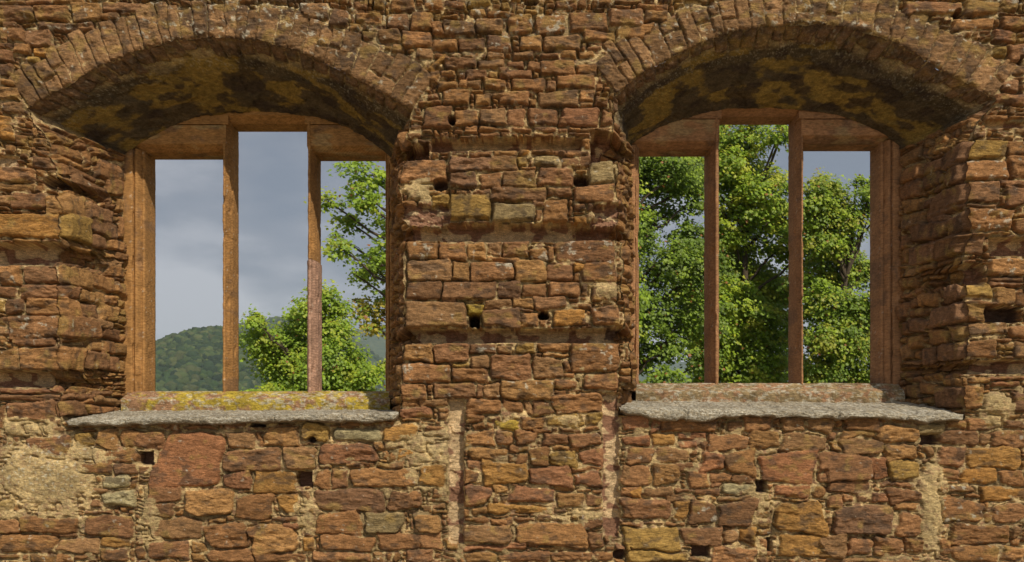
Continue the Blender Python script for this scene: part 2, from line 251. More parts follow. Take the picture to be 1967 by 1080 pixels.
PAL = np.array([(.305, .151, .056), (.345, .175, .062), (.285, .142, .060), (.365, .196, .068), (.25, .130, .056), (.325, .163, .064), (.30, .166, .068)])
CODE = {'o': (.42, .210, .055), 'O': (.39, .205, .056), 'y': (.35, .215, .058), 'Y': (.39, .27, .045), 'p': (.33, .24, .105), 'P': (.41, .34, .17), 'r': (.32, .150, .066),
        'R': (.33, .148, .062), 'k': (.23, .122, .058), 'V': (.27, .150, .066)}
_cr = np.random.RandomState(77); UC = []; UP = []
for c in ALL:
    base_ = np.array(CODE[c[5]]) if c[5] in CODE else PAL[_cr.randint(0, len(PAL))]
    UC.append(base_ * (1.0, .995, 1.04) * _cr.uniform(.78, 1.14)); UP.append(_cr.uniform(.012, .034)); c.append(len(UC) - 1)
MORT = np.array((.54, .39, .185))
REC = []    # recesses cut in the wall: x0,y0,x1,y1,depth,edge noise,plastered
REC += [(828, 266, 1117, 291, .17, 2, 1), (1134, 254, 1215, 316, .26, 4, 0), (755, 276, 822, 308, .26, 4, 0), (846, 432, 1105, 465, .15, 2, 1), (1105, 434, 1215, 464, .20, 5, 0), (765, 436, 848, 464, .14, 5, 1),
        (765, 634, 1222, 659, .16, 2, 1), (-420, 300, 34, 322, .06, 2, 1), (-420, 469, 165, 509, .17, 2, 1), (-420, 714, 204, 744, .16, 2, 1),
        (1899, 457, 2390, 491, .14, 1.5, 1), (1848, 508, 1892, 548, .15, 5, 0), (1842, 693, 2390, 718, .15, 2, 1), (862, 768, 891, 1044, .055, 2.5, 1), (1158, 757, 1189, 1030, .05, 3.5, 1),
        (1890, 235, 2390, 246, .06, 3, 1), (1140, 395, 1200, 434, .05, 7, 0), (768, 395, 862, 434, .035, 7, 0)]
HOLE = [(98, 351, 15, 12, .25, 1), (846, 357, 14, 12, .13, 1), (1116, 351, 15, 13, .13, 1), (912, 619, 10, 12, .25, 0), (1044, 608, 11, 9, .2, 1), (585, 921, 15, 15, .22, 0),
        (281, 881, 15, 13, .16, 0), (1345, 1059, 17, 11, .25, 0), (1478, 1046, 5, 13, .2, 0), (1925, 605, 40, 16, .2, 0), (785, 296, 24, 9, .22, 1), (1020, 3, 14, 8, .2, 1),
        (1838, 28, 9, 8, .15, 1), (1785, 845, 17, 10, .13, 0), (1190, 1065, 12, 11, .2, 1), (1462, 935, 10, 12, .12, 0), (868, 233, 7, 10, .14, 1), (195, 498, 20, 12, .16, 1),
        (600, 845, 8, 6, .08, 1), (498, 812, 14, 8, .1, 0), (1180, 640, 14, 10, .15, 0), (1960, 120, 6, 8, .1, 0)]
MZ = [(95, 912, 112, 74, 1.0), (60, 990, 90, 14, .6), (812, 372, 42, 26, .8), (1155, 410, 34, 20, .7), (905, 448, 60, 12, .4), (815, 890, 42, 75, .8), (790, 850, 60, 30, .6), (1790, 970, 26, 100, .9), (290, 990, 24, 80, .7), (850, 900, 22, 110, .5), (1910, 780, 34, 34, 1.0), (1165, 560, 26, 16, .9), (1130, 990, 60, 30, .6), (590, 980, 22, 40, .7),
      (1460, 960, 22, 60, .6), (1120, 720, 26, 22, .8), (640, 800, 130, 12, .6), (1560, 880, 30, 12, .4), (60, 820, 70, 22, .8), (800, 390, 40, 22, .5), (1090, 800, 40, 14, .5), (1010, 745, 34, 18, .5)]   # mortar spread over the stones

def fill(st, x0, y0, x1, y1, rng, cell=3.0, wmin=10, wmax=64, hmin=7, hmax=24, blocked=None, code=None):
    nx = int((x1 - x0) / cell) + 1; ny = int((y1 - y0) / cell) + 1
    occ = np.zeros((ny, nx), bool)
    X = x0 + np.arange(nx) * cell; Y = y0 + np.arange(ny) * cell; GX, GY = np.meshgrid(X, Y)
    for c in st:
        a = R(c[4]); ca, sa = math.cos(a), math.sin(a); r = math.hypot(c[2], c[3]) + 4
        i0, i1 = np.searchsorted(X, [c[0] - r, c[0] + r]); j0, j1 = np.searchsorted(Y, [c[1] - r, c[1] + r])
        gx = GX[j0:j1, i0:i1] - c[0]; gy = GY[j0:j1, i0:i1] - c[1]
        occ[j0:j1, i0:i1] |= (abs(gx * ca + gy * sa) < c[2] + 1.2) & (abs(-gx * sa + gy * ca) < c[3] + 1.2)
    if blocked is not None: occ |= blocked(GX, GY)
    out = []
    for j in range(ny):
        i = 0
        while i < nx:
            if occ[j, i]: i += 1; continue
            W = rng.uniform(wmin, wmax) ** 1.0; H = rng.uniform(hmin, hmax)
            if rng.rand() < .35: H *= .6
            mw = int(W / cell); mh = max(2, int(H / cell)); w = 0
            while w < mw and i + w < nx and not occ[j, i + w]: w += 1
            h = 1
            while h < mh and j + h < ny and not occ[j + h, i:i + w].any(): h += 1
            if w * cell >= 8 and h * cell >= 5.9:
                out.append([X[i] + (w - 1) * cell / 2, Y[j] + (h - 1) * cell / 2, w * cell / 2 - 1.0, h * cell / 2 - 1.0, rng.uniform(-5, 5), code or ''])
                occ[j:j + h, i:i + w] = True
            else:
                occ[j, i] = True
            i += max(w, 1)
    return out

def masonry(xs, ys, stones, seed, base=0.0, sv=1.0, dens=None, mort=None, mlvl=0.0, lich=None, crust=None, algae=None, rough=1.0, prot0=1.0):
    """height (m, towards the viewer) and albedo over the separable grid xs, ys (units: photograph pixels)"""
    X, Y = np.meshgrid(xs.astype(np.float32), ys.astype(np.float32))
    lw = sst(760, 800, Y) * (seed == 100)
    wx = X + (3.0 + 2.0 * lw) * fbm(X / 34, Y / 24, seed + 1, 3) + .8 * fbm(X / 8, Y / 7, seed + 2, 2)
    wy = Y + (2.6 + 1.4 * lw) * fbm(X / 30, Y / 22, seed + 3, 3) + .8 * fbm(X / 8, Y / 7, seed + 4, 2)
    D = np.full(X.shape, 99, np.float32); ID = np.full(X.shape, -1, np.int32)
    U = np.zeros_like(D); V = np.zeros_like(D)
    r = np.random.RandomState(seed)
    for k, c in enumerate(stones):
        cx, cy, hw, hh, ang, code = c[:6]
        m = math.hypot(hw, hh) + 12
        i0, i1 = np.searchsorted(xs, [cx - m, cx + m]); j0, j1 = np.searchsorted(ys, [cy - m, cy + m])
        low = 1.0 if (seed == 100 and cy > 775) or c[1] < 0 else 0.0; rd = r.uniform(.08, .45) + .28 * low * r.rand(); sk = r.uniform(-.12, .12) * (1 + low); tp = r.uniform(-.16, .16) * (1 + .9 * low); tp2 = r.uniform(-.10, .10) * (1 + low); aa = ang + (r.uniform(-2.5, 2.5) if code != 'V' else 0)
        if i1 <= i0 or j1 <= j0: continue
        a = R(aa); ca, sa = math.cos(a), math.sin(a)
        gx = wx[j0:j1, i0:i1] - cx; gy = wy[j0:j1, i0:i1] - cy
        px = gx * ca + gy * sa; py = -gx * sa + gy * ca
        if code == 'V': tp = sk = 0; tp2 = 0.04; rd = .12
        px = px + sk * py; pyy = py * (1 + tp * px / hw); pxx = px * (1 + tp2 * py / hh * min(1, hh / hw))
        rr = min(hw, hh) * rd
        qx = abs(pxx) - (hw - rr); qy = abs(pyy) - (hh - rr)
        d = np.hypot(np.maximum(qx, 0), np.maximum(qy, 0)) + np.minimum(np.maximum(qx, qy), 0) - rr
        d = d.astype(np.float32); s = (slice(j0, j1), slice(i0, i1)); b = d < D[s]
        D[s] = np.where(b, d, D[s]); ID[s] = np.where(b, k, ID[s]); U[s] = np.where(b, px / hw, U[s]); V[s] = np.where(b, py / hh, V[s])
    n = max(1, len(stones))
    size = np.array([min(c[2], c[3]) for c in stones] or [1.])
    prot = (r.uniform(.012, .034, n) + np.clip(size - 6, 0, 20) * .0011) * prot0
    code = [c[5] for c in stones] or ['']
    prot[[i for i, c in enumerate(code) if c == 'V']] = r.uniform(.004, .018, sum(c == 'V' for c in code))
    prot[[i for i, c in enumerate(code) if c in 'R' and c]] += .02
    for i, c in enumerate(stones):
        if len(c) > 6: prot[i] = (UP[c[6]] + min(max(size[i] - 6, 0), 20) * .0011) * prot0
    tx = r.uniform(-.010, .010, n); ty = r.uniform(-.014, .006, n); iv = [i for i, c in enumerate(code) if c == 'V']; tx[iv] *= .35; ty[iv] *= .3
    kk = r.uniform(.6, 1.8, n); fz_ = r.uniform(.35, 1.25, n); kv = [i for i, c in enumerate(code) if c == 'V']; kk[kv] = .8; fz_[kv] = r.uniform(.5, 1.1, len(kv))
    colr = PAL[r.randint(0, len(PAL), n)] * r.uniform(.68, 1.12, (n, 1))
    for i, c in enumerate(code):
        if c in CODE: colr[i] = np.array(CODE[c]) * r.uniform(.9, 1.12)
    for i, c in enumerate(stones):
        if len(c) > 6: colr[i] = UC[c[6]]
    if n > 1 and 'V' in code:
        vi = [i for i, c in enumerate(code) if c == 'V']; colr[vi] *= r.uniform(.68, 1.25, (len(vi), 1))
    I = np.maximum(ID, 0); e = np.maximum(-D, 0)
    cut = fbm(U * 1.4 + I * 3.1, V * 1.2 + I * 1.7, seed + 9, 3)                      # big facets per stone
    facet = np.round(fbm(X / 26, Y / 9, seed + 10, 3) * 3.2 + cut * 1.2) / 3.2
    ridg = 1 - abs(fbm(X / 24 + wy / 60, wy / 4.2, seed + 11, 3))
    tex = .0105 * facet + .0055 * ridg ** 2 + .0075 * cut + .003 * fbm(X / 9, Y / 6, seed + 12, 3)
    isV = np.isin(I, [i for i, c in enumerate(code) if c == 'V'])
    tex = tex * fz_[I] * rough
    hs = -.022 + (prot[I] + .022) * (1 - np.exp(-e / kk[I])) + tx[I] * U + ty[I] * V + tex * sst(0, 5, e)
    hs = np.where(D < 0.2, hs, -9)
    lvl = fbm(X / 46, Y / 38, seed + 13, 3) * .011 + mlvl
    if mort is not None: lvl = lvl + mort(X, Y) * .042 + .002 * (seed == 100) + .006 * lw + .004 * (seed == 100) * sst(200, 260, Y)
    lvl = np.where(isV & (D < 4), -.004 + .3 * lvl, lvl); cf = np.where(isV & (D < 4), .35, 1)
    crack = sst(-.45, .2, fbm(X / 17, Y / 17, seed + 14, 2))
    hm = lvl + .005 * fbm(X / 8, Y / 8, seed + 15, 3) + .003 * fbm(X / 3.3, Y / 3.3, seed + 16, 2) - (.050 * crack * (1 - .35 * lw) + .006) * cf * np.exp(-np.abs(D - .6) / 2.1)
    h = np.maximum(hs, hm); st = hs > hm
    # albedo
    g = fbm(X / 13, Y / 6, seed + 20, 4); g2 = fbm(X / 60, Y / 44, seed + 21, 3); g3 = fbm(X / 5, Y / 3.5, seed + 22, 3)
    col = colr[I].astype(np.float32) * (1 + .22 * g + .12 * g3)[..., None]
    kr = sst(.18, .62, fbm(X / 20, Y / 11, seed + 23, 4) + .25 * g2 + (crust(X, Y) if crust is not None else 0)) * .62
    col = lerp(col, np.array((.075, .052, .036)), kr[..., None])
    yl = sst(.22, .7, fbm(X / 25, Y / 16, seed + 24, 4) + (algae(X, Y) if algae is not None else 0)) * .55
    col = lerp(col, np.array((.36, .235, .07)), yl[..., None])
    if any(c == 'w' for c in code) or True:
        wf = np.array([.30 if c == 'w' else (.02 if c == 'V' else -.12) for c in code])[I]
        L0 = lich(X, Y) if lich is not None else 0
        sp = sst(.64, .80, fbm((X + 3 * vn(X / 4, Y / 4, seed + 64)) / 10, (Y + 3 * vn(X / 4, Y / 4, seed + 65)) / 8, seed + 25, 2) * .8 + wf * .8 + L0 * .8)
        wxl = X + 2.5 * vn(X / 3.1, Y / 3.1, seed + 61); wyl = Y + 2.5 * vn(X / 3.3, Y / 3.1, seed + 62)
        sp2 = sst(.86, .96, vn(wxl / 2.7, wyl / 2.7, seed + 26) * .62 + wf * .35 + L0 * 1.5 + .22 * fbm(X / 35, Y / 35, seed + 63, 2))
        lc = np.clip(np.maximum(sp * .6, sp2 * .7), 0, 1) * (e > 0)
        col = lerp(col, np.array((.56, .52, .40)), lc[..., None])
    mc = MORT * (1 + .26 * g + .24 * g3)[..., None] * lerp(.72, 1.12, sst(-.5, .6, g2))[..., None]
    mc = lerp(mc, np.array((.30, .155, .09)), (sst(.25, .6, fbm(X / 6, Y / 4.5, seed + 27, 2)) * .75)[..., None])
    if mort is not None: mc = lerp(mc, np.array((.46, .34, .155)) * (1 + .35 * g3)[..., None], np.clip(mort(X, Y), 0, 1)[..., None] * .6)
    soil = sst(.15, .7, fbm(X / 30, Y / 30, seed + 28, 3)) * .35
    mc = lerp(mc, np.array((.25, .19, .11)), soil[..., None])
    if lich is not None: mc = lerp(mc, np.array((.60, .55, .40)), (sst(.5, .75, vn(X / 3.4, Y / 3.0, seed + 70) * .7 + L0 * 1.6) * .7)[..., None])
    col = np.where(st[..., None], col, mc)
    return X, Y, (base + h).astype(np.float32), np.clip(col, .01, .85).astype(np.float32), ID, st

# ------------------------------------------------------------------ the wall face
def axis(a, b, lo, hi, f, cstep):
    l = list(np.arange(lo, a, cstep)); m = list(np.arange(a, b, f)); r_ = list(np.arange(b, hi + 1, cstep)); return np.array(l + m + r_)
F_ = 1.7
xs = axis(-14, 1981, -420, 2390, F_, 3.2); ys = axis(-12, 1092, -190, 1232, F_, 3.2)
def inside_poly(xs, ys, P):
    M = np.zeros((len(ys), len(xs)), bool); x0, y0 = P[:, 0], P[:, 1]; x1, y1 = np.roll(x0, -1), np.roll(y0, -1)
    for j, y in enumerate(ys):
        m = (y0 <= y) != (y1 <= y)
        if not m.any(): continue
        c = np.sort(x0[m] + (y - y0[m]) / (y1[m] - y0[m]) * (x1[m] - x0[m]))
        for a, b in zip(c[0::2], c[1::2]): M[j, (xs > a) & (xs < b)] = True
    return M
INS = np.zeros((len(ys), len(xs)), bool)
for q in OUT: INS |= inside_poly(xs, ys, q[:, :2])
def near_open(GX, GY):
    m = np.zeros(GX.shape, bool)
    for q in OUT: m |= inside_poly(GX[0], GY[:, 0], q[:, :2])
    for x0, y0, x1, y1, dp, en, pl in REC: m |= (GX > x0) & (GX < x1) & (GY > y0) & (GY < y1)
    for x, y, a, b, dp, el in HOLE: m |= ((GX - x) / a) ** 2 + ((GY - y) / b) ** 2 < 1
    for x, y, a, b, s in MZ:
        if s >= .8: m |= ((GX - x) / a) ** 2 + ((GY - y) / b) ** 2 < .6
    return m
def corner_clip(c):      # stones that turn the corner of a niche: keep what lies on the face
    x0, x1 = c[0] - c[2], c[0] + c[2]; y = c[1]
    if 250 < y < 790:
        if c[0] < 260 and x1 > 112: x1 = 136
        if c[0] < 260 and x0 > 114: return None
        if c[0] > 1700 and x0 < 1860: x0 = 1834
        if c[0] > 1700 and x1 < 1856: return None
    if x1 - x0 < 7: return None
    return [(x0 + x1) / 2, c[1], (x1 - x0) / 2, c[3], c[4], c[5], c[6]]
def in_vou(c):
    for v in VOU:
        a = R(v[4]); gx, gy = c[0] - v[0], c[1] - v[1]
        if abs(gx * math.cos(a) + gy * math.sin(a)) < v[2] and abs(-gx * math.sin(a) + gy * math.cos(a)) < v[3] + 2: return True
    return False
front = [c for c in map(corner_clip, ALL) if c and not in_vou(c)] + VOU
front += fill(front, -420, -190, 2390, 1232, np.random.RandomState(5), blocked=near_open, wmax=58)
def mortz(X, Y):
    m = np.zeros(X.shape, np.float32)
    for x, y, a, b, s in MZ: m = np.maximum(m, s * np.exp(-(((X - x) / a) ** 2 + ((Y - y) / b) ** 2) ** 1.5))
    return m
def lichF(X, Y): return .16 * sst(150, 20, Y) + .12 * np.exp(-((X - 470) / 150) ** 2) * sst(130, 60, Y) + .08 * np.exp(-((X - 1560) / 150) ** 2) * sst(110, 50, Y) + .20 * np.exp(-(((X - 90) / 150) ** 2 + ((Y - 900) / 80) ** 2)) - .05
def crustF(X, Y): return .14 * sst(240, 0, Y) + .26 * sst(130, 20, Y) * np.exp(-((X - 480) / 260) ** 2) + .10 * np.exp(-((X - 1700) / 160) ** 2) * sst(110, 30, Y) + .02
def algF(X, Y): return .30 * sst(200, 0, Y) + .22 * np.exp(-(((X - 80) / 190) ** 2 + ((Y - 900) / 120) ** 2)) - .12 + .12 * np.exp(-((X - 1900) / 90) ** 2)
X, Y, H, C, ID, ST = masonry(xs, ys, front, 100, mort=mortz, lich=lichF, crust=crustF, algae=algF)
# slight set-backs of the lower wall between the ledges, broad unevenness
H += (.012 * fbm(X / 260, Y / 200, 77, 2)).astype(np.float32)
BAND = [(-420, 413, 130, 470, .045), (-420, 510, 130, 715, .022), (-420, 324, 130, 412, .012), (864, 292, 1192, 434, .050), (760, 466, 1215, 634, .045), (760, 659, 1225, 768, .022), (892, 768, 1158, 1045, .012),
        (1840, 275, 2390, 456, .030), (1840, 548, 1922, 694, .03), (1922, 620, 2390, 694, .03), (1840, 718, 2390, 790, .012)]
for k, (x0, y0, x1, y1, dh) in enumerate(BAND):
    wx = X + 3 * fbm(X / 20, Y / 14, 800 + k, 3); wy = Y + 2.5 * fbm(X / 22, Y / 14, 830 + k, 3)
    H += (dh * sst(-1, 2.2, np.minimum(np.minimum(wx - x0, x1 - wx), np.minimum(wy - y0, y1 - wy)))).astype(np.float32)
def cut_in(H, C, X, Y, seed):
    for k, (x0, y0, x1, y1, dp, en, pl) in enumerate(REC):
        wx = X + en * fbm(X / 12, Y / 12, seed + k, 3); wy = Y + en * .8 * fbm(X / 13, Y / 11, seed + 50 + k, 3)
        d = np.minimum(np.minimum(wx - x0, x1 - wx), np.minimum(wy - y0, y1 - wy)); m = sst(-1.2, 1.6, d)
        if not (m > 0).any(): continue
        fl = -dp + .008 * fbm(X / 14, Y / 12, seed + 90 + k, 3) + .01 * (fbm(X / 22, Y / 15, seed + 91 + k, 2) > .25)
        if not pl: fl = fl + .03 * fbm(X / 16, Y / 12, seed + 92 + k, 4)
        H[:] = lerp(H, fl, m)
        pc = np.array((.60, .43, .24)) * (1 + .2 * fbm(X / 10, Y / 9, seed + 93, 3))[..., None]
        br = sst(.12, .2, fbm(X / 24, Y / 15, seed + 94 + k, 2)) if pl else 1.0 * (fbm(X / 15, Y / 10, seed + 95, 3) > -.4)
        pc = lerp(pc, np.array((.26, .125, .075)), (br * .9)[..., None])
        C[:] = np.where((m > .5)[..., None], pc, C)
    for k, (x, y, a, b, dp, el) in enumerate(HOLE):
        u = (X - x) / a + .10 * fbm(X / 9, Y / 9, seed + 200 + k, 2); v = (Y - y) / b + .12 * fbm(X / 8, Y / 9, seed + 220 + k, 2)
        d = 1 - (np.hypot(u, v) if el else np.maximum(abs(u), abs(v))); m = sst(-.05, .14, d)
        if not (m > 0).any(): continue
        H[:] = lerp(H, -dp + .02 * fbm(X / 7, Y / 7, seed + 240, 3), m)
        C[:] = np.where((m > .4)[..., None], np.array((.16, .10, .07)), C)
cut_in(H, C, X, Y, 300)
# round over at the niche edges
DE = np.full(X.shape, 60, np.float32)
NEAR = np.zeros(X.shape + (2,), np.float32)
for q in OUT:
    P = q[:, :2]
    i0, i1 = np.searchsorted(xs, [P[:, 0].min() - 14, P[:, 0].max() + 14]); j0, j1 = np.searchsorted(ys, [P[:, 1].min() - 14, P[:, 1].max() + 14])
    sub = (slice(j0, j1), slice(i0, i1)); gx, gy = X[sub], Y[sub]
    for k in range(0, len(P), 3):
        px, py = P[k]
        a0, a1 = np.searchsorted(xs, [px - 13, px + 13]); b0, b1 = np.searchsorted(ys, [py - 13, py + 13])
        w = (slice(b0, b1), slice(a0, a1)); pk = P[max(0, k - 1):k + 3]
        for qx, qy in pk:
            d = np.hypot(X[w] - qx, Y[w] - qy); b = d < DE[w]
            DE[w] = np.where(b, d, DE[w]); NEAR[w][b] = (qx, qy)
H = np.where(~INS, H - .020 * np.exp(-DE / 3.0), H)
def hf(x, y):      # bilinear look-up of the face height
    i = np.clip(np.searchsorted(xs, x) - 1, 0, len(xs) - 2); j = np.clip(np.searchsorted(ys, y) - 1, 0, len(ys) - 2)
    return H[j, i]
P3 = np.stack([(X - CX) * PX, -H, EYE + (HY - Y) * PX], -1)
qk = ~(INS[:-1, :-1] & INS[1:, :-1] & INS[1:, 1:] & INS[:-1, 1:])
touch = np.zeros(INS.shape, bool)
for a, b in ((slice(0, -1), slice(0, -1)), (slice(1, None), slice(0, -1)), (slice(1, None), slice(1, None)), (slice(0, -1), slice(1, None))): touch[a, b] |= qk
mv = INS & touch & (DE < 12)
P3[mv, 0] = (NEAR[mv][:, 0] - CX) * PX; P3[mv, 2] = EYE + (HY - NEAR[mv][:, 1]) * PX
edgeH = {}
isV = np.isin(ID, [i for i, c in enumerate(front) if c[5] == 'V']) & (ID >= 0)
qV = isV[:-1, :-1] & isV[1:, 1:]
wall = tag(empty('ruined_wall', (0, 0.5, 0)), 'roofless red sandstone rubble wall pierced by two arched window niches', 'wall')
def attach(o, par=None):
    o.parent = par or wall
    if par is None: o.location = (0, -.5, 0)
    return o
attach(grid_mesh('masonry', P3, M_wall, None, C, qk & ~qV))
for nm, lo, hi, lb in (('arch', 0, 983, 'round-headed relieving arch of narrow stones, grey and lichen-speckled at its crown'), ('arch', 983, 2500, 'relieving arch of narrow brown stones, its crown cut by the top of the photograph')):
    o = attach(grid_mesh(nm, P3, M_wall, None, C, qk & qV & (X[:-1, :-1] >= lo) & (X[:-1, :-1] < hi)))
    o['label'] = lb

# ------------------------------------------------------------------ niches: reveals and soffit
def s_of(ix, fx, bx):      # image column on a splay from (fx at face) to (bx at frame) -> share of the depth
    s = np.linspace(-.1, 1.15, 200); im = CX + (fx + (bx - fx) * s - CX) * DCAM / (DCAM + DEP * s)
    o = np.argsort(im); return float(np.interp(ix, im[o], s[o])), 0
NS = 86
for k, q in enumerate(OUT):
    n = len(q); t = np.arange(n) * 1.8; S = DEP / PX        # 170 px deep
    s = np.linspace(0, S, NS)
    # stones of the splayed reveals, read off the picture
    st = []
    if k == 0: fx, bx, sel, jl, jr = 118, 168, (lambda c: c[0] < 262), 0, np.argmax(q[:, 1] < 300)
    else: fx, bx, sel, jl, jr = 1852, 1802, (lambda c: c[0] > 1715 and c[0] < 1900), None, None
    iarc0 = int(np.argmax(q[:, 1] < 212)); iarc1 = n - int(np.argmax(q[::-1, 1] < 214))
    for c in ALL:
        if not sel(c) or not (262 < c[1] < 800): continue
        a, b = c[0] - c[2], c[0] + c[2]
        if k == 0:
            a = max(a, 117)
            if b - a < 8: continue
            s0, s1 = s_of(a, fx, bx)[0], s_of(b, fx, bx)[0]
            if a < 119: s0 = -.08
        else:
            b = min(b, 1853)
            if b - a < 8: continue
            s0, s1 = s_of(b, fx, bx)[0], s_of(a, fx, bx)[0]
            if b > 1848: s0 = -.08
        sm = (s0 + s1) / 2; yy = HY + (c[1] - HY) * (DCAM + DEP * sm) / DCAM; hh = c[3] * (DCAM + DEP * sm) / DCAM
        rng_ = range(0, iarc0) if k == 0 else range(iarc1, n)
        ii = min(rng_, key=lambda i: abs(q[i, 1] * (1 - sm) + q[i, 3] * sm - yy))
        st.append([ii * 1.8, (s0 + s1) / 2 * S, hh, (s1 - s0) * S / 2, 0., c[5], c[6]])
    T0, T1 = iarc0 * 1.8, iarc1 * 1.8
    st += fill(st, 2, 2, T0 - 20, S, np.random.RandomState(20 + k), wmin=13, wmax=34, hmin=24, hmax=80)
    st += fill(st, T1 + 6, 2, n * 1.8, S, np.random.RandomState(30 + k), wmin=13, wmax=34, hmin=24, hmax=80)
    # undersides of the voussoirs along the front of the soffit
    tt = T0
    rr = np.random.RandomState(50 + k)
    while tt < T1 - 8:
        w = rr.uniform(18, 36); d = rr.uniform(18, 46); st.append([tt + w / 2, d / 2 - 6, w / 2 - 1, d / 2 + 6, 0., 'k']); tt += w
    tx_ = t
    def sofm(Xg, Yg): return sst(T0 - 30, T0 + 10, Xg) * sst(T1 + 10, T1 - 10, Xg)
    mfun = lambda Xg, Yg: sofm(Xg, Yg) * sst(14, 46, Yg + 10 * vn(Xg / 30, Yg / 30, 5)) * .6
    Xg, Yg, h, col, idd, stm = masonry(t, s, st, 500 + 40 * k, mort=mfun, prot0=1.5, rough=.75, crust=lambda a, b: -.05 + .2 * sofm(a, b), lich=lambda a, b: -.1)
    A = sofm(Xg, Yg)
    # plaster on the soffit: mustard patches, grey grime, dark losses
    lump = .014 * fbm(Xg / 60, Yg / 34, 601 + k, 4) + .012 * (fbm(Xg / 80, Yg / 30, 611 + k, 3) > .1) * sst(30, 60, Yg) + .005 * fbm(Xg / 9, Yg / 9, 621 + k, 3)
    inner = A * sst(20, 60, Yg + 16 * fbm(Xg / 70, Yg / 60, 631 + k, 2))
    h = lerp(h, lump + .012, inner * .85)
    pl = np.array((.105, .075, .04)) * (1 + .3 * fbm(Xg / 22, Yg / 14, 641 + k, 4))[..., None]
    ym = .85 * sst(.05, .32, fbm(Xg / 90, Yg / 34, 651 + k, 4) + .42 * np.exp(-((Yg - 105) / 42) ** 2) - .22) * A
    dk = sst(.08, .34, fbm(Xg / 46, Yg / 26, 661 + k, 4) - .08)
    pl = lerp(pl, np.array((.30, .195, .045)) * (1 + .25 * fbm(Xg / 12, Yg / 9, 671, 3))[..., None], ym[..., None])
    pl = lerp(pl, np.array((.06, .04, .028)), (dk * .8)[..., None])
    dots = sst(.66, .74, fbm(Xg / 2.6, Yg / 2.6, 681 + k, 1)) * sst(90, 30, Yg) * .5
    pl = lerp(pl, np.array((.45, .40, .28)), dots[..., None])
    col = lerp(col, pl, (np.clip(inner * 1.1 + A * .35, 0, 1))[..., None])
    # grey rubble patch where the arch springs
    # grooves run on round the corner
    fxq, fyq = q[:, 0], q[:, 1]
    h0 = np.array([hf(np.array([a + (-3 if i < n / 2 else 3)]), np.array([b]))[0] for i, (a, b) in enumerate(zip(fxq, fyq))])
    # follow the height of the face, but only where a groove reaches the corner
    h0 = np.where(h0 < -.05, h0, np.clip(h0, -.02, .09))
    ker = np.ones(3) / 3; h0 = np.convolve(np.pad(h0, 1, mode='edge'), ker, 'valid')
    sp = (s / S)[:, None]
    dec = np.exp(-sp / .05); q0 = OUT0[k]
    EXX = (q0[:, 0] + (fxq - q0[:, 0]) * dec) * (1 - sp) + q[:, 2][None, :] * sp; EYY = (q0[:, 1] + (fyq - q0[:, 1]) * dec) * (1 - sp) + q[:, 3][None, :] * sp
    DY = -h0[None, :] * (1 - sp) + DEP * sp + 0.012 * (1 - sp)
    P = np.stack([(EXX - CX) * PX, DY, EYE + (HY - EYY) * PX], -1)
    gs = np.gradient(P, axis=0); gt = np.gradient(P, axis=1)
    gt = np.stack([np.apply_along_axis(lambda v: np.convolve(np.pad(v, 8, mode='edge'), np.ones(17) / 17, 'valid'), 1, gt[..., c]) for c in range(3)], -1)
    nn = np.cross(gt, gs); nn /= np.linalg.norm(nn, axis=-1, keepdims=True) + 1e-9
    cen = np.array([(EXX.mean() - CX) * PX, DEP, EYE + (HY - 520) * PX]); flip = np.sign(((cen - P) * nn).sum(-1).mean())
    P = P + nn * flip * ((h - .012) * sst(0, .08, sp) * (1 - .6 * A * sst(.45, .1, sp)))[..., None]
    h_edge = P[0]
    # lip stitched to the face: first row lies just behind the face edge
    P[0] += np.array([0, -.012, 0])
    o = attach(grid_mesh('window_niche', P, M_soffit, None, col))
    o['label'] = ('deep niche of the window looking over the wooded hill' if k == 0 else 'deep niche of the window filled with maple leaves')
# ------------------------------------------------------------------ dressed stone window frames
import bmesh
def prism_xz(name, pts, y0, y1, mat, par, bev=.012, seed=1):
    """polygon in metres (x,z) between depths y0,y1, arrises softened and slightly worn"""
    bm = bmesh.new(); f = [bm.verts.new((x, y0, z)) for x, z in pts]; b = [bm.verts.new((x, y1, z)) for x, z in pts]
    bm.faces.new(f); bm.faces.new(b[::-1]); n = len(pts)
    for i in range(n): bm.faces.new((f[i], b[i], b[(i + 1) % n], f[(i + 1) % n]))
    bmesh.ops.recalc_face_normals(bm, faces=bm.faces)
    if bev: bmesh.ops.bevel(bm, geom=list(bm.edges), offset=bev, segments=2, affect='EDGES', profile=.6)
    me = bpy.data.meshes.new(name); bm.to_mesh(me); bm.free(); me.materials.append(mat)
    col = me.color_attributes.new('Col', 'FLOAT_COLOR', 'POINT')
    base = np.array(FRC.get(mat.name, (.33, .15, .075)))
    co = np.zeros(len(me.vertices) * 3, np.float32); me.vertices.foreach_get('co', co); co = co.reshape(-1, 3)
    c = np.ones((len(co), 4), np.float32); c[:, :3] = base * (1 + .06 * vn(co[:, 0] * 4 + seed, co[:, 2] * 4, seed))[:, None]
    col.data.foreach_set('color', c.ravel())
    o = bpy.data.objects.new(name, me); scene.collection.objects.link(o); o.parent = par; return o
FRC = {'dressed_sandstone': (.36, .185, .062), 'dressed_sandstone_brown': (.34, .175, .080), 'dressed_sandstone_pale': (.42, .25, .17)}
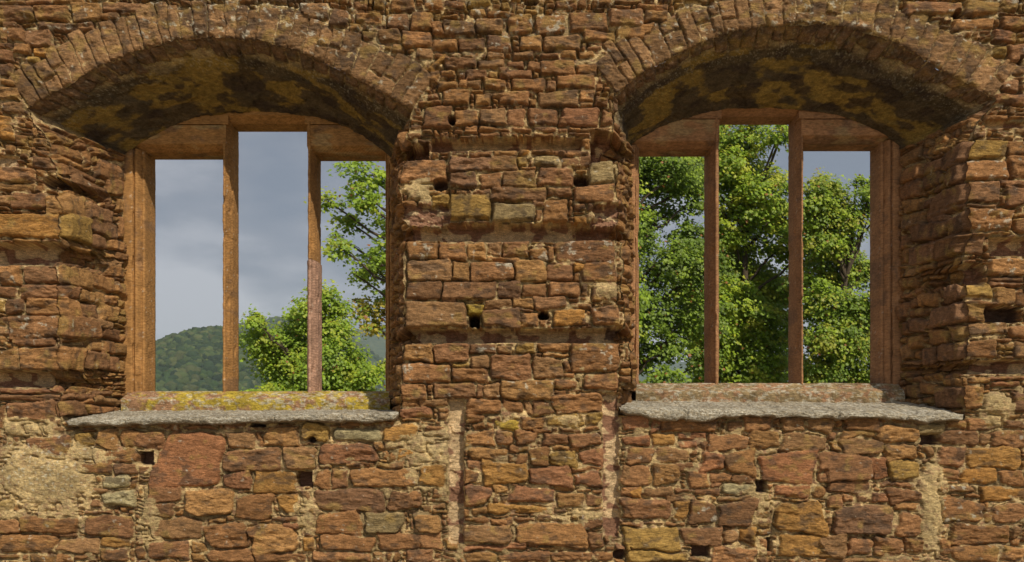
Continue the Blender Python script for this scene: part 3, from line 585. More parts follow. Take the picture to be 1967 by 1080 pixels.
def bar(name, x0, x1, z0, z1, prof, mat, par, seed=1, side=0, joints=()):
    """upright moulded bar: profile prof = [(u 0..1 across, depth m)...] swept up from z0 to z1, worn along its arrises"""
    nz = max(2, int(abs(z1 - z0) / .012)); zz = np.linspace(z0, z1, nz)
    p = []
    for i in range(len(prof)):
        a, b = prof[i], prof[(i + 1) % len(prof)]; m = max(1, int(math.hypot((b[0] - a[0]) * (x1 - x0), b[1] - a[1]) / .014))
        if abs(b[1] - a[1]) > .2 or a[1] > .25: m = min(m, 8)
        for j in range(m): p.append((lerp(a[0], b[0], j / m), lerp(a[1], b[1], j / m)))
    p = np.array(p); U = x0 + p[:, 0] * (x1 - x0); D = DEP + p[:, 1]
    XX = np.tile(U, (nz, 1)); YY = np.tile(D, (nz, 1)); ZZ = np.tile(zz[:, None], (1, len(p)))
    tt = np.arange(len(p))[None, :] + 0 * XX
    w = .003 * fbm(ZZ * 9, tt * .35, seed, 4) + .002 * fbm(ZZ * 40, tt * .8, seed + 3, 2)
    chip = -.013 * sst(.5, .8, fbm(ZZ * 7, tt * .22, seed + 5, 3)); w = w + chip
    for jz in joints: w = w - .006 * np.exp(-((ZZ - jz - .01 * np.sin(tt * .25)) / .004) ** 2)
    xm = (x0 + x1) / 2; XX = XX + w * np.sign(xm - XX) * -1 * .8; YY = YY - w
    V = np.stack([XX, YY, ZZ], -1); idx = np.arange(nz * len(p)).reshape(nz, len(p)); nx_ = np.roll(idx, -1, 1)
    F = np.stack([idx[:-1], nx_[:-1], nx_[1:], idx[1:]], -1).reshape(-1, 4)
    base = np.array(FRC[mat.name]); g = fbm(XX * 14, ZZ * 5, seed + 8, 4); ds = sst(.3, .7, fbm(XX * 20, ZZ * 7, seed + 9, 4))
    col = base * (1 + .14 * g)[..., None]; col = lerp(col, np.array((.16, .10, .065)), (ds * .5)[..., None])
    col = lerp(col, np.array((.6, .5, .38)), (sst(.86, .92, vn(ZZ * 160, tt * 1.1, seed + 11)) * .6)[..., None])
    o = mesh_np(name, V.reshape(-1, 3), F, mat, None, col.reshape(-1, 3)); o.parent = par
    return o
kf = (DCAM + DEP) / DCAM
def fx(px): return WX(px, DEP)
def fz(py): return WZ(py, DEP)
MULL = [(0, FT), (0, .125), (.07, .115), (.09, .085), (.36, .030), (.38, 0), (.64, 0), (.66, .030), (.91, .085), (.93, .115), (1, .125), (1, FT)]
def jamb_prof(flip, wf):      # outer part hidden behind the niche, then flat face, roll and splay to the opening
    p = [(0, FT), (0, 0), (1 - wf * .56, 0), (1 - wf * .54, .035), (1 - wf * .47, .035), (1 - wf * .45, .012), (1 - wf * .34, .012), (1 - wf * .22, .045), (1 - wf * .16, .075), (1 - wf * .14, .060), (1 - wf * .02, .075), (1, .12), (1, FT)]
    return p if not flip else [(1 - u, d) for u, d in p][::-1]
def sill(x0, x1, zt, zb, par, seed, lich, end):
    ycol = (.27, .20, .10) if end else (.44, .33, .04)
    prof = [(DEP + FT, zb), (DEP + FT, zt), (DEP + .02, zt - .012), (DEP - .02, zt - .032), (DEP - .028, zt - .046), (DEP - .12, zt - .084), (DEP - .128, zt - .096), (DEP - .12, zb)]
    q = polyx(prof, .008); xx = np.arange(x0, x1, .008); XX, JJ = np.meshgrid(xx, np.arange(len(q)))
    w = .004 * fbm(XX * 8, JJ * .07, seed, 4) - .014 * sst(.5, .8, fbm(XX * 6, JJ * .1, seed + 2, 3))
    YY = q[JJ, 0] - w * .5; ZZ = q[JJ, 1] + w
    g = fbm(XX * 20, JJ * .15, seed + 3, 4)
    col = np.array((.34, .19, .10)) * (1 + .2 * g)[..., None]
    yl = sst(-.25, .35, fbm(XX * 15, JJ * .14, seed + 4, 4) + lich((XX - x0) / (x1 - x0)))
    col = lerp(col, np.array(ycol) * (1 + .3 * g)[..., None], (yl * .9)[..., None])
    wh = sst(.22, .45, fbm(XX * 38 + fbm(XX * 60, JJ * .5, seed, 2), JJ * .34, seed + 6, 2) + .3 * lich((XX - x0) / (x1 - x0)) - .08)
    col = lerp(col, np.array((.50, .46, .35)), (wh * .7)[..., None]); col = col * (1 + .3 * fbm(XX * 70, JJ * .6, seed + 9, 2))[..., None]
    return mesh_grid_child('sill', np.stack([XX, YY, ZZ], -1), M_wall, par, col)
def mesh_grid_child(name, P, mat, par, col):
    o = grid_mesh(name, P, mat, None, col); o.parent = par; return o
def make_window(label, lights, tops, head_y, xo0, xo1, yb, seed, ljw, rjw, lichen, mats):
    mf, ml = mats
    zb = WZ(yb, DEP + FT) - .045
    (a0, a1), (b0, b1), (c0, c1) = lights
    zt = [fz(t) for t in tops]
    out = .26
    zj = fz(head_y); am, cm = fx(b0) - .02, fx(b1) + .02; zt1 = zt[1]; ztop = zj + .42; ch = .045
    par = prism_xz('window_frame', [(fx(xo0) - out, zj + .006), (am + .02, zj + .006), (am + .02, zt1 + ch), (cm - .02, zt1 + ch), (cm - .02, zj + .006), (fx(xo1) + out, zj + .006), (fx(xo1) + out, ztop), (fx(xo0) - out, ztop)], DEP + .004, DEP + FT - .004, ml, None, .006, seed)
    attach(par); par['label'] = label
    bar('jamb', fx(xo0) - out, fx(a0), zb, zt[0] + .01, jamb_prof(False, (fx(a0) - fx(xo0)) / (fx(a0) - fx(xo0) + out)), mf, par, seed)
    bar('jamb', fx(c1), fx(xo1) + out, zb, zt[2] + .01, jamb_prof(True, (fx(xo1) - fx(c1)) / (fx(xo1) - fx(c1) + out)), mf, par, seed + 1)
    if ljw == 0:      # left-hand window: both mullions are mended from two lengths
        j = fz(455); m1 = bar('mullion', fx(a1), fx(b0), zb, zt[1] - .01, MULL, mf, par, seed + 2, joints=(j, fz(298), fz(700)))
        j = fz(497); bar('mullion', fx(b1) + .004, fx(c0) - .004, j + .002, zt[1] - .01, MULL, mf, par, seed + 3)['label'] = 'upper length of the mended mullion, dark orange-brown'
        bar('mullion', fx(b1) - .004, fx(c0) + .006, zb, j - .002, MULL, M_new, par, seed + 4)['label'] = 'lower length of the mended mullion, paler pink stone'
    else:
        bar('mullion', fx(a1), fx(b0), zb, zt[1] - .01, MULL, mf, par, seed + 2, joints=(fz(288),))
        bar('mullion', fx(b1), fx(c0), zb, zt[1] - .01, MULL, mf, par, seed + 3, joints=(fz(276),))
    am = fx(a1) * .45 + fx(b0) * .55 ; cm = fx(b1) * .55 + fx(c0) * .45
    zj = fz(head_y)
    am, cm = fx(b0) - .02, fx(b1) + .02
    def lint(x0, x1, z0, sd_, lo, hi):
        # block with a sloped underside (the light's chamfered head)
        zc = zj - .003
        pr = [(DEP, zc), (DEP, z0 + .045), (DEP + .09, z0), (DEP + FT, z0 - .0), (DEP + FT, zc)]
        q = polyx(pr + [pr[0]], .011); xx = np.arange(x0, x1 + .006, .011); XX, JJ = np.meshgrid(xx, np.arange(len(q)))
        w = .004 * fbm(XX * 8, JJ * .09, sd_, 4) + .008 * np.minimum(0, -sst(.5, .8, fbm(XX * 9, JJ * .12, sd_ + 1, 3)))
        P = np.stack([XX, q[JJ, 0] - w, q[JJ, 1] - w * .3], -1); g = fbm(XX * 10, q[JJ, 1] * 12 + q[JJ, 0] * 5, sd_ + 2, 4)
        c = np.array(FRC[ml.name]) * (1 + .22 * g)[..., None]; c = lerp(c, np.array((.14, .09, .06)), (sst(.15, .6, fbm(XX * 6, JJ * .1, sd_ + 4, 4)) * .6)[..., None])
        c = lerp(c, np.array((.36, .27, .13)), (sst(.2, .5, fbm(XX * 5, JJ * .12, sd_ + 6, 4)) * .5)[..., None])
        return mesh_grid_child('lintel', P, ml, par, c)
    lint(fx(xo0) - out, am, zt[0], seed + 11, 0, 0); lint(cm, fx(xo1) + out, zt[2], seed + 12, 0, 0)
    pr = [(DEP + .003, zt1 + ch), (DEP + .09, zt1), (DEP + FT, zt1), (DEP + FT, zt1 + ch)]
    bmx = [(am - .05, DEP + .003, zt1 + ch)]
    bm = bmesh.new(); L_ = [bm.verts.new((am, y, z)) for y, z in pr]; R_ = [bm.verts.new((cm, y, z)) for y, z in pr]
    bm.faces.new(L_); bm.faces.new(R_[::-1])
    for i in range(4): bm.faces.new((L_[i], R_[i], R_[(i + 1) % 4], L_[(i + 1) % 4]))
    bmesh.ops.recalc_face_normals(bm, faces=bm.faces)
    me = bpy.data.meshes.new('lintel'); bm.to_mesh(me); bm.free(); me.materials.append(ml); ca = me.color_attributes.new('Col', 'FLOAT_COLOR', 'POINT')
    cc = np.ones((len(me.vertices), 4), np.float32); cc[:, :3] = FRC[ml.name]; ca.data.foreach_set('color', cc.ravel())
    o = bpy.data.objects.new('lintel', me); scene.collection.objects.link(o); o.parent = par
    sill(fx(xo0) + .02, fx(xo1) - .01, WZ(yb, DEP + FT), WZ(yb + 60, DEP), par, seed + 20, lichen, ljw)
    return par
make_window('three-light frame open to the sky and hill, mullions mended', [(272, 422), (438, 585), (603, 738)], [287, 231, 290], 240, 240, 757, 752, 800, 0, 0,
            lambda u: .55 * sst(.12, .3, u) - .25, (M_frame, M_frame))
make_window('three-light frame with unbroken brown mullions', [(1230, 1367), (1387, 1535), (1547, 1698)], [281, 217, 270], 229, 1213, 1730, 737, 900, 1, 1,
            lambda u: .25, (M_frame2, M_frame2))

# ------------------------------------------------------------------ rendered ledges under the windows
def ledge(x0, x1, ya, yb, zback, seed, label):
    """x in face pixels, ya..yb the ledge's top edge at its two ends"""
    xx = np.arange(x0, x1, 1.7); n = len(xx); u = (xx - x0) / (x1 - x0)
    top = EYE + (HY - (ya + (yb - ya) * u ** 1.0)) * PX + .006 * fbm(xx / 60, xx * 0, seed, 3)
    end = np.minimum(sst(0, 14, xx - x0), sst(0, 10, x1 - xx))
    thick = (.046 + (.060 if seed > 960 else .02) * np.clip(fbm(xx / 80, xx * 0, seed + 1, 3) - .1, 0, 1) + .012 * np.clip(fbm(xx / 16, xx * 0, seed + 2, 2), 0, 1)) * (.35 + .65 * end)
    lip = -.085 - .018 * fbm(xx / 90, xx * 0, seed + 3, 3)
    lip = lip * (.25 + .75 * end) - 0.0
    prof = []
    for j, f in enumerate(np.linspace(1, 0, 46)): prof.append((DEP * 1.0 * f ** 1.0 + lip * (1 - f), top * (1 - f) + zback * f - 0 * f))
    for a in np.linspace(0, math.pi, 22)[1:]:
        prof.append((lip - .014 * np.sin(a) * 2, top - thick * (1 - np.cos(a)) / 2))
    for f in np.linspace(0, 1, 12)[1:]: prof.append((lip * (1 - f) + .05 * f, top - thick - .012 * f))
    Yp = np.array([p[0] * np.ones(n) for p in prof]); Zp = np.array([p[1] * np.ones(n) for p in prof])
    XX = np.tile(xx, (len(prof), 1)); JJ = np.tile(np.arange(len(prof))[:, None], (1, n)) * 2.6
    jl = [x0 + f * (x1 - x0) for f in (.19, .41, .63, .83)]; crk = sum(np.exp(-((XX - j - 4 * vn(JJ / 9, XX * 0 + j, seed)) / 1.5) ** 2) for j in jl)
    w = -.018 * crk + .010 * fbm(XX / 22, JJ / 18, seed + 5, 4) + .006 * fbm(XX / 5, JJ / 5, seed + 6, 3)
    P = np.stack([(XX - CX) * PX, Yp - w, Zp + w * .6], -1)
    g = fbm(XX / 6, JJ / 6, seed + 7, 3); g2 = fbm(XX / 2.6, JJ / 2.6, seed + 8, 2)
    c = np.array((.30, .25, .17)) * (1 + .35 * g)[..., None]
    c = lerp(c, np.array((.56, .53, .44)), (sst(-.1, .6, g2 + .35 * fbm(XX / 40, JJ / 20, seed + 9, 2) + .05) * .7)[..., None])
    c = lerp(c, np.array((.12, .10, .07)), (sst(.2, .8, fbm(XX / 3.4 + fbm(XX / 30, JJ / 30, seed, 2), JJ / 3.4, seed + 10, 3)) * .55)[..., None])
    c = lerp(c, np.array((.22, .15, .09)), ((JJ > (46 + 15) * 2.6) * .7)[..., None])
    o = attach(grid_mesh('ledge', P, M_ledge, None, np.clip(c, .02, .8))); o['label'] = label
ledge(131, 768, 807, 793, EYE + (HY - 782) * PX, 950, 'weathered whitish ledge under the window with mended mullions, thin at its left end')
ledge(1190, 1846, 784, 796, EYE + (HY - 763) * PX, 970, 'thick whitish-grey ledge under the window filled with leaves')

# ------------------------------------------------------------------ the wall's core behind its face
CV, CF = [], []
def core(x0, x1, z0, z1, Y0, Y1):
    k = len(CV); CV.extend([(x0, Y0, z0), (x1, Y0, z0), (x1, Y0, z1), (x0, Y0, z1), (x0, Y1, z0), (x1, Y1, z0), (x1, Y1, z1), (x0, Y1, z1)])
    CF.extend([tuple(k + i for i in f) for f in ((0, 1, 2, 3), (7, 6, 5, 4), (0, 4, 5, 1), (1, 5, 6, 2), (2, 6, 7, 3), (3, 7, 4, 0))])
zl, zt_ = 0.0, EYE + (HY + 185) * PX
xl, xr = (-420 - CX) * PX, (2388 - CX) * PX
def cxp(p): return (p - CX) * PX
for a, b in ((-400, 60), (812, 1150), (1925, 2370)): core(cxp(a), cxp(b), zl, zt_, .30, DEP + FT - .02)
for a, b in ((60.5, 811.5), (1150.5, 1924.5)):
    core(cxp(a), cxp(b), zl, EYE + (HY - 812) * PX, .12, DEP + FT - .025)
    core(cxp(a), cxp(b), EYE + (HY - 15) * PX, zt_ - .01, .2, DEP + FT - .025)
core(xl - .02, xl + .03, zl - .1, zt_ - .02, .0, DEP + FT); core(xr - .03, xr + .02, zl - .1, zt_ - .02, .0, DEP + FT)
core(xl, xr, zt_ - .03, zt_ + .12, -.05, DEP + FT + .03)
attach(mesh_np('wall_core', np.array(CV), np.array(CF), M_core, None, None, False))

# ------------------------------------------------------------------ ground and hills
def simple(name, c, rough=.95): 
    m, t, b = newmat(name); b.inputs['Base Color'].default_value = (*c, 1); b.inputs['Roughness'].default_value = rough; return m, t, b
M_ground, t_, b_ = simple('grassy_ground', (.07, .09, .03))
n_ = N(t_, 'ShaderNodeTexNoise', i_Scale=1.3, i_Detail=9.0); r_ = N(t_, 'ShaderNodeValToRGB')
r_.color_ramp.elements[0].color = (.05, .075, .02, 1); r_.color_ramp.elements[1].color = (.17, .14, .07, 1)
tc_ = N(t_, 'ShaderNodeTexCoord'); t_.links.new(tc_.outputs['Object'], n_.inputs['Vector']); t_.links.new(n_.outputs['Fac'], r_.inputs['Fac']); sx_ = N(t_, 'ShaderNodeSeparateXYZ'); t_.links.new(tc_.outputs['Object'], sx_.inputs[0]); mr_ = N(t_, 'ShaderNodeMapRange'); mr_.inputs[1].default_value = 1.5; mr_.inputs[2].default_value = 3.5
mx_ = N(t_, 'ShaderNodeMix', data_type='RGBA'); mx_.inputs[6].default_value = (.30, .24, .15, 1); t_.links.new(sx_.outputs['Y'], mr_.inputs[0]); t_.links.new(mr_.outputs[0], mx_.inputs[0]); t_.links.new(r_.outputs[0], mx_.inputs[7]); t_.links.new(mx_.outputs[2], b_.inputs['Base Color'])
def terr(X, Y):
    z = -70 * sst(3, 420, Y) - 14 * sst(2, 60, Y)
    return z + .12 * fbm(X / 6, Y / 6, 3, 3) * sst(2, 6, np.abs(Y - .5)) - .02
u = np.linspace(-1, 1, 241); gxs = np.sign(u) * (12 * abs(u) + 6500 * abs(u) ** 5); gys = 2 + gxs
GX, GY = np.meshgrid(gxs, gys); GZ = terr(GX, GY)
tag(grid_mesh('ground', np.stack([GX, GY, GZ], -1), M_ground), kind='structure')
S0 = PX / DCAM
def hill_h(X, Y, p): 
    z = np.full(X.shape, -95.0)
    for cx, cy, top, sx, sy in p: z = np.maximum(z, -95 + (top + 95) * np.exp(-((X - cx) / sx) ** 2 - ((Y - cy) / sy) ** 2))
    return z + 5 * fbm(X / 90, Y / 90, 9, 4)
H1 = [((430 - CX) * S0 * 1210, 1200, 188 * S0 * 1210, 205, 330)]
H2 = [((545 - CX) * S0 * 2200, 2200, 203 * S0 * 2200, 420, 600)]
H3 = [((800 - CX) * S0 * 3800, 3800, 200 * S0 * 3800, 1500, 900), ((1340 - CX) * S0 * 4200, 4200, 135 * S0 * 4200, 1900, 800)]
M_wood, t_, b_ = simple('wooded_slope', (.05, .075, .03))
n_ = N(t_, 'ShaderNodeTexNoise', i_Scale=.045, i_Detail=6.0, i_Roughness=.7); r_ = N(t_, 'ShaderNodeValToRGB'); r_.color_ramp.elements[0].position = .35; r_.color_ramp.elements[1].position = .65
r_.color_ramp.elements[0].color = (.035, .062, .022, 1); r_.color_ramp.elements[1].color = (.095, .115, .04, 1)
tc_ = N(t_, 'ShaderNodeTexCoord'); t_.links.new(tc_.outputs['Object'], n_.inputs['Vector']); t_.links.new(n_.outputs['Fac'], r_.inputs['Fac']); t_.links.new(r_.outputs[0], b_.inputs['Base Color'])
bp = N(t_, 'ShaderNodeBump', i_Strength=1.0, i_Distance=6.0); t_.links.new(n_.outputs['Fac'], bp.inputs['Height']); t_.links.new(bp.outputs[0], b_.inputs['Normal'])
def hill_mesh(p, x0, x1, y0, y1, st):
    GX, GY = np.meshgrid(np.arange(x0, x1, st), np.arange(y0, y1, st)); tag(grid_mesh('hill', np.stack([GX, GY, hill_h(GX, GY, p)], -1), M_wood), kind='structure')
hill_mesh(H1, -1000, 300, 500, 1900, 16); hill_mesh(H2, -1900, 900, 1200, 3300, 26); hill_mesh(H3, -3500, 4500, 2500, 5600, 45)
# tree crowns of the woods: bumpy clumps, one mass per slope
def ico(sub):
    bm = bmesh.new(); bmesh.ops.create_icosphere(bm, subdivisions=sub, radius=1); V = np.array([v.co[:] for v in bm.verts]); F = np.array([[v.index for v in f.verts] for f in bm.faces]); bm.free(); return V, F
M_far, t_, b_ = newmat('forest_crowns')
a_ = N(t_, 'ShaderNodeVertexColor', layer_name='Col'); t_.links.new(a_.outputs[0], b_.inputs['Base Color'])
n_ = N(t_, 'ShaderNodeTexNoise', i_Scale=.9, i_Detail=4.0); tc_ = N(t_, 'ShaderNodeTexCoord'); t_.links.new(tc_.outputs['Object'], n_.inputs['Vector'])
bp = N(t_, 'ShaderNodeBump', i_Strength=1.0, i_Distance=1.6); t_.links.new(n_.outputs['Fac'], bp.inputs['Height']); t_.links.new(bp.outputs[0], b_.inputs['Normal'])
def forest(name, p, x0, x1, y0, y1, n, r0, seed, label):
    V, F = ico(2); r = np.random.RandomState(seed); x = r.uniform(x0, x1, n); y = r.uniform(y0, y1, n); z = hill_h(x, y, p); k = z > -40; x, y, z = x[k], y[k], z[k]
    n = len(x); s = r.uniform(.5, 1.0, n) ** 1.5 * 1.6 * r0
    P = V[None] * np.stack([s, s, s * r.uniform(.7, 1.1, n)], -1)[:, None]
    bump = 1 + .34 * vn(P[..., 0] / r0 * 3 + x[:, None], P[..., 2] / r0 * 3 + P[..., 1] / r0 * 2 + y[:, None], seed)
    P = P * bump[..., None] + np.stack([x, y, z + s * .5], -1)[:, None]
    FF = (F[None] + (np.arange(n) * len(V))[:, None, None]).reshape(-1, 3)
    c = np.array([(.035, .060, .018), (.050, .075, .022), (.068, .092, .028), (.028, .048, .018), (.082, .095, .032)])[r.randint(0, 5, n)] * r.uniform(.7, 1.25, (n, 1))
    C_ = np.repeat(c, len(V), 0)
    tag(mesh_np(name, P.reshape(-1, 3), FF, M_far, None, C_, smooth=False), label, 'forest', kind='stuff')
sc1 = S0 * 1200
forest('hillside_forest', H1, -620, -150, 900, 1240, 11000, 4.6, 3, 'mixed green forest covering the rounded hill seen through the left window')
forest('distant_forest', H2, -1150, 100, 1750, 2260, 6500, 8.5, 4, 'hazier dark forest on the ridge behind the rounded hill')

# ------------------------------------------------------------------ maples behind the wall
def leafmat(name, c1, c2, tr):
    m = bpy.data.materials.new(name); m.use_nodes = True; t = m.node_tree; t.nodes.clear(); l = t.links.new
    out = N(t, 'ShaderNodeOutputMaterial'); a = N(t, 'ShaderNodeVertexColor', layer_name='Col')
    d = N(t, 'ShaderNodeBsdfPrincipled'); d.inputs['Roughness'].default_value = .5; d.inputs['Specular IOR Level'].default_value = .35
    tl = N(t, 'ShaderNodeBsdfTranslucent'); ms = N(t, 'ShaderNodeMixShader'); ms.inputs[0].default_value = tr
    mm = N(t, 'ShaderNodeMix', data_type='RGBA', blend_type='MULTIPLY'); mm.inputs[0].default_value = 1; mm.inputs[7].default_value = (1.5, 1.55, .7, 1)
    l(a.outputs[0], d.inputs['Base Color']); l(a.outputs[0], mm.inputs[6]); l(mm.outputs[2], tl.inputs['Color'])
    l(d.outputs[0], ms.inputs[1]); l(tl.outputs[0], ms.inputs[2]); l(ms.outputs[0], out.inputs[0]); return m
M_leaf = leafmat('maple_leaf', None, None, .32)
M_bark = stone_mat('bark', attr=False, base=(.10, .075, .05), strata=1.0)
def tube(pts, r0, r1, ns=7):
    pts = np.array(pts, float); n = len(pts); T_ = np.gradient(pts, axis=0); T_ /= np.linalg.norm(T_, axis=1, keepdims=True) + 1e-9
    a = np.cross(T_, np.array([.31, .9, .27])); a /= np.linalg.norm(a, axis=1, keepdims=True); b = np.cross(T_, a)
    rad = np.linspace(r0, r1, n)[:, None, None]; th = np.linspace(0, 2 * math.pi, ns, endpoint=False)
    V = pts[:, None] + rad * (np.cos(th)[None, :, None] * a[:, None] + np.sin(th)[None, :, None] * b[:, None])
    idx = np.arange(n * ns).reshape(n, ns); nx_ = np.roll(idx, -1, 1)
    return V.reshape(-1, 3), np.stack([idx[:-1], nx_[:-1], nx_[1:], idx[1:]], -1).reshape(-1, 4)
class Acc:
    def __init__(s): s.V = []; s.F = []; s.n = 0
    def add(s, V, F): s.V.append(V); s.F.append(F + s.n); s.n += len(V)
# five-lobed leaf outline, slightly folded along its midrib
LF = np.array([(0, -.5), (.20, -.28), (.52, -.18), (.36, .04), (.46, .34), (.17, .22), (0, .56), (-.17, .22), (-.46, .34), (-.36, .04), (-.52, -.18), (-.20, -.28)])
def tree(label, Yt, trunk_px, blobs, seed, nleaf, leaf=.13, ybase=None, pal=None, dens=1.0, depth=1.0, group=None, spr=1.0):
    r = np.random.RandomState(seed); sc = S0 * (DCAM + Yt)
    tx = WX(trunk_px, Yt); tz = float(terr(np.array([tx]), np.array([Yt]))[0]) - .3
    root = tag(empty('maple_tree', (tx, Yt, tz)), label, 'tree', group)
    B = []
    for b in blobs:
        bx, by, br = b[:3]; B.append((WX(bx, Yt), Yt + (b[3] if len(b) > 3 else r.uniform(-1, 1) * depth), WZ(by, Yt), br * sc, b[4] if len(b) > 4 else 0))
    B = np.array(B)
    trk = Acc(); ctr = np.array([tx, Yt, tz]); topz = B[:, 2].max(); H_ = topz - tz
    tp = [ctr + np.array([.25 * math.sin(f * 4 + seed) * f, .2 * math.cos(f * 3) * f, f * H_ * .80]) for f in np.linspace(0, 1, 12)]
    V, F = tube(tp, .028 * H_, .05, 10); trk.add(V, F)
    br = Acc(); tips = []
    for b in B:
        n = max(2, int(4 * (b[3] / .8) ** 1.6))
        zz = np.clip(b[2] - .5 * abs(b[0] - tx) - 1.0, tz + H_ * .22, topz - .6)
        f = (zz - tz) / (H_ * .80); f = min(max(f, .1), .98); st = np.array([np.interp(f, np.linspace(0, 1, 12), [q[k] for q in tp]) for k in range(3)])
        m = (st + b[:3]) / 2 + np.array([0, 0, .25 * b[3]])
        path = [(1 - t) ** 2 * st + 2 * t * (1 - t) * m + t * t * b[:3] + r.normal(0, .05, 3) * math.sin(t * 3.14) for t in np.linspace(0, 1, 9)]
        V, F = tube(path, .03 + .012 * np.linalg.norm(b[:3] - st), .022, 6); br.add(V, F)
        for j in range(n):
            d = r.normal(size=3); d /= np.linalg.norm(d); d[2] = d[2] * .8 + .1; e_ = b[:3] + d * b[3] * r.uniform(.45, .95)
            s_ = path[r.randint(4, 9)]; mm = (s_ + e_) / 2 + np.array([0, 0, .12])
            pth = [(1 - t) ** 2 * s_ + 2 * t * (1 - t) * mm + t * t * e_ + r.normal(0, .02, 3) for t in np.linspace(0, 1, 6)]
            V, F = tube(pth, .018, .005, 4); br.add(V, F)
    # sprays of leaves: flattened clusters on the blobs' skins, thinner inside
    vol = B[:, 3] ** 2; pr = vol / vol.sum(); per = 34; ns = int(nleaf / per); bi = r.choice(len(B), ns, p=pr)
    d = r.normal(size=(ns, 3)); d /= np.linalg.norm(d, axis=1, keepdims=True)
    rad = r.uniform(.2, 1.0, ns) ** .55 * (1.05 + .42 * vn(d[:, 0] * 2.6 + bi, d[:, 2] * 2.6 + d[:, 1], seed))
    sc_ = B[bi, :3] + d * (B[bi, 3] * rad)[:, None] * np.array([1, 1.0, .95])
    sr = r.uniform(.13, .32, ns) * dens * spr
    sc_ = np.repeat(sc_, per, 0); sr_ = np.repeat(sr, per); dd = np.repeat(d, per, 0); n = len(sc_)
    off = r.normal(size=(n, 3)) * np.array([1, 1, .42]); cpos = sc_ + off * (sr_ * .8)[:, None]
    cpos[:, 2] -= .35 * (off[:, 0] ** 2 + off[:, 1] ** 2) * sr_ * .5
    nrm = np.array([0, 0, .8]) + .5 * dd + r.normal(size=(n, 3)) * .38 + np.array([.3, -.8, 0]); nrm /= np.linalg.norm(nrm, axis=1, keepdims=True)
    ax = r.normal(size=(n, 3)) + off * .9 + np.array([0, 0, -.5]); ax -= (ax * nrm).sum(1, keepdims=True) * nrm; ax /= np.linalg.norm(ax, axis=1, keepdims=True) + 1e-9
    bx = np.cross(nrm, ax); ls = leaf * .86 * r.uniform(.5, 1.4, n)
    P = cpos[:, None] + (LF[None, :, 0:1] * bx[:, None] + LF[None, :, 1:2] * ax[:, None] - .32 * np.abs(LF[None, :, 0:1]) * nrm[:, None]) * ls[:, None, None]
    m = len(LF)
    # two n-gons halves -> six quads-as-triangles: fan of quads about the midrib
    q = np.array([[0, 1, 2, 3], [0, 3, 4, 5], [0, 5, 6, 7], [0, 7, 8, 9], [0, 9, 10, 11]])
    F = (q[None] + (np.arange(n) * m)[:, None, None]).reshape(-1, 4)
    pal = np.array(pal if pal is not None else [(0.235, 0.348, 0.026), (0.282, 0.406, 0.029), (0.329, 0.435, 0.033), (0.188, 0.290, 0.024), (0.392, 0.450, 0.039)])
    ci = np.repeat(r.randint(0, len(pal), ns), per); c = pal[ci] * r.uniform(.6, 1.05, (n, 1))
    yb = np.repeat(B[bi, 4], per) > r.rand(n); c[yb] = np.array((.40, .33, .05)) * r.uniform(.7, 1.2, (yb.sum(), 1))
    rd = r.rand(n) < .012; c[rd] = (.30, .12, .03)
    C_ = np.repeat(c, m, 0)
    og = np.array([tx, Yt, tz])
    for nm, V, F_2, mt, cc in (('trunk', np.concatenate(trk.V), np.concatenate(trk.F), M_bark, None), ('limbs', np.concatenate(br.V), np.concatenate(br.F), M_bark, None), ('crown', P.reshape(-1, 3), F, M_leaf, C_)):
        o = mesh_np(nm, V - og, F_2, mt, None, cc, smooth=(nm != 'crown')); o.parent = root
    return root
tree('small round-headed maple in front of the wooded hill', 15, 612,
     [(628, 575, 26), (600, 590, 18), (655, 590, 20), (570, 610, 24), (610, 620, 32), (650, 640, 34), (505, 622, 20), (500, 655, 30), (540, 645, 34), (520, 690, 34), (570, 680, 50), (630, 690, 48), (680, 695, 30), (560, 730, 44), (620, 745, 50), (665, 735, 36), (715, 725, 22), (540, 775, 40), (600, 800, 60), (660, 790, 50), (735, 700, 14), (700, 765, 26)],
     11, 44000, .078, depth=.5, spr=.7)
tree('maple whose leafy branches reach in from behind the central pier', 21, 930,
     [(695, 335, 28, -.5), (722, 350, 34), (665, 345, 14), (640, 398, 18), (668, 425, 22), (705, 400, 34), (748, 405, 36), (632, 438, 10), (665, 490, 24), (705, 505, 34), (748, 495, 30), (690, 535, 20), (700, 590, 22, 0, .6), (735, 600, 26, 0, .75), (718, 625, 18, 0, .8), (745, 560, 16), (745, 690, 12),
      (835, 330, 70), (890, 450, 110), (850, 250, 80), (930, 200, 120), (980, 350, 140), (1060, 250, 120), (1100, 400, 120), (1000, 520, 110), (890, 560, 60), (1120, 540, 90), (950, 100, 90), (1160, 640, 60), (1080, 150, 90)],
     12, 80000, .125, depth=1.2)
tree('tall dark-leaved maple filling the leftmost light of the right window', 23, 1180,
     [(1250, 330, 40), (1300, 335, 42), (1340, 330, 30), (1240, 400, 44), (1300, 390, 20), (1340, 380, 36), (1235, 460, 28), (1260, 290, 60), (1330, 455, 44), (1250, 520, 34), (1290, 505, 40), (1345, 520, 50), (1240, 600, 36), (1290, 590, 50), (1340, 610, 44), (1240, 680, 34), (1280, 660, 30), (1345, 690, 28), (1265, 735, 36), (1240, 770, 40), (1200, 250, 100), (1180, 450, 70), (1180, 600, 70), (1300, 210, 80)],
     13, 56000, .115, pal=[(0.157, 0.246, 0.022), (0.219, 0.319, 0.026), (0.282, 0.392, 0.031), (0.125, 0.189, 0.020), (0.172, 0.261, 0.026)], depth=1.0)
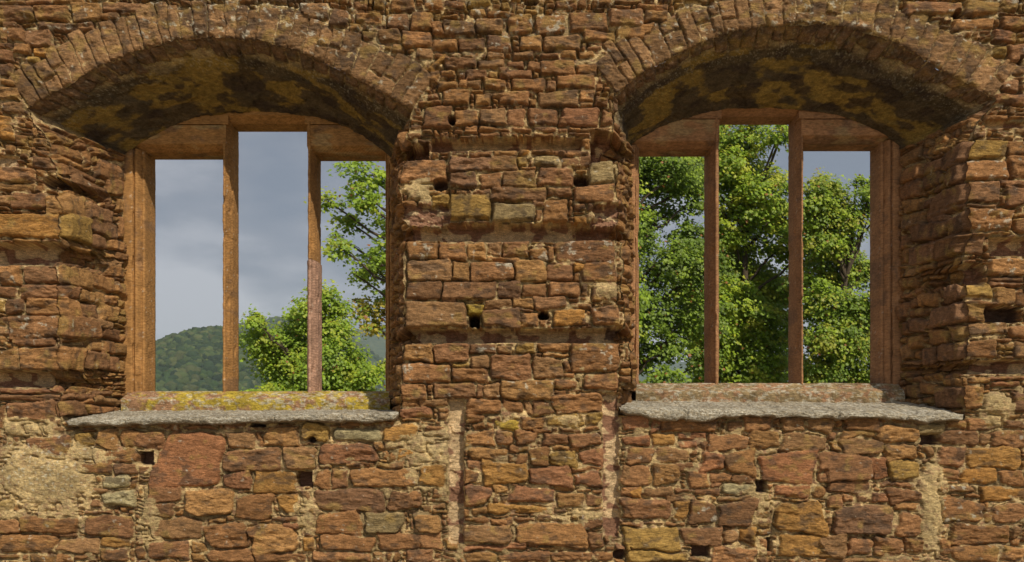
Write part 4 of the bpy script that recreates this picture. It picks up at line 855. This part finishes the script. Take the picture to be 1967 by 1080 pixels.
tree('tallest bright green maple, top just below the middle lintel of the right window', 27, 1440,
     [(1440, 262, 36), (1400, 262, 30), (1408, 300, 34), (1478, 275, 26), (1500, 250, 12), (1395, 225, 40), (1340, 320, 40), (1310, 350, 34), (1500, 400, 30), (1400, 330, 36), (1450, 330, 44), (1490, 350, 22), (1400, 390, 44), (1450, 400, 50), (1490, 415, 30), (1395, 450, 40), (1440, 470, 50), (1500, 470, 36), (1400, 530, 56), (1460, 540, 56), (1510, 550, 44), (1380, 600, 50), (1440, 620, 60), (1500, 630, 50), (1390, 680, 50), (1450, 700, 60), (1510, 700, 50), (1440, 770, 70), (1550, 480, 36), (1330, 560, 50), (1340, 480, 40), (1350, 650, 50), (1360, 740, 36)],
     14, 88000, .135, pal=[(0.251, 0.377, 0.026), (0.313, 0.435, 0.031), (0.376, 0.464, 0.033), (0.204, 0.304, 0.024), (0.438, 0.464, 0.044)], depth=1.3)
tree('maple with open lobed top against grey sky in the rightmost light', 24, 1620,
     [(1596, 346, 24), (1560, 372, 26), (1548, 400, 24), (1640, 352, 10), (1668, 362, 16), (1600, 385, 34), (1565, 420, 34), (1610, 430, 34), (1655, 385, 20), (1668, 410, 18), (1640, 460, 26), (1580, 470, 40), (1565, 530, 44), (1620, 510, 44), (1670, 510, 30), (1570, 590, 40), (1630, 590, 36), (1680, 570, 26), (1560, 650, 36), (1610, 660, 50), (1670, 650, 44), (1570, 720, 50), (1630, 730, 55), (1680, 720, 45), (1620, 800, 70), (1720, 600, 60), (1730, 700, 60)],
     15, 62000, .12, pal=[(0.204, 0.304, 0.022), (0.266, 0.377, 0.026), (0.313, 0.406, 0.029), (0.157, 0.246, 0.020), (0.360, 0.377, 0.039)], depth=1.0)

# ------------------------------------------------------------------ air
bpy.ops.mesh.primitive_cube_add(size=1); hz = bpy.context.object; hz.name = 'haze'; hz.data.name = 'haze'
hz.scale = (13600, 13600, 560); hz.location = (0, 0, 280 - 120)
tag(hz, 'thin blue summer haze over the valley', 'haze', kind='stuff')
mh = bpy.data.materials.new('haze'); mh.use_nodes = True; th = mh.node_tree; th.nodes.clear(); oh = N(th, 'ShaderNodeOutputMaterial'); vh = N(th, 'ShaderNodeVolumePrincipled')
vh.inputs['Density'].default_value = .00013; vh.inputs['Color'].default_value = (.72, .85, 1, 1); vh.inputs['Anisotropy'].default_value = .2; th.links.new(vh.outputs[0], oh.inputs['Volume']); hz.data.materials.append(mh)
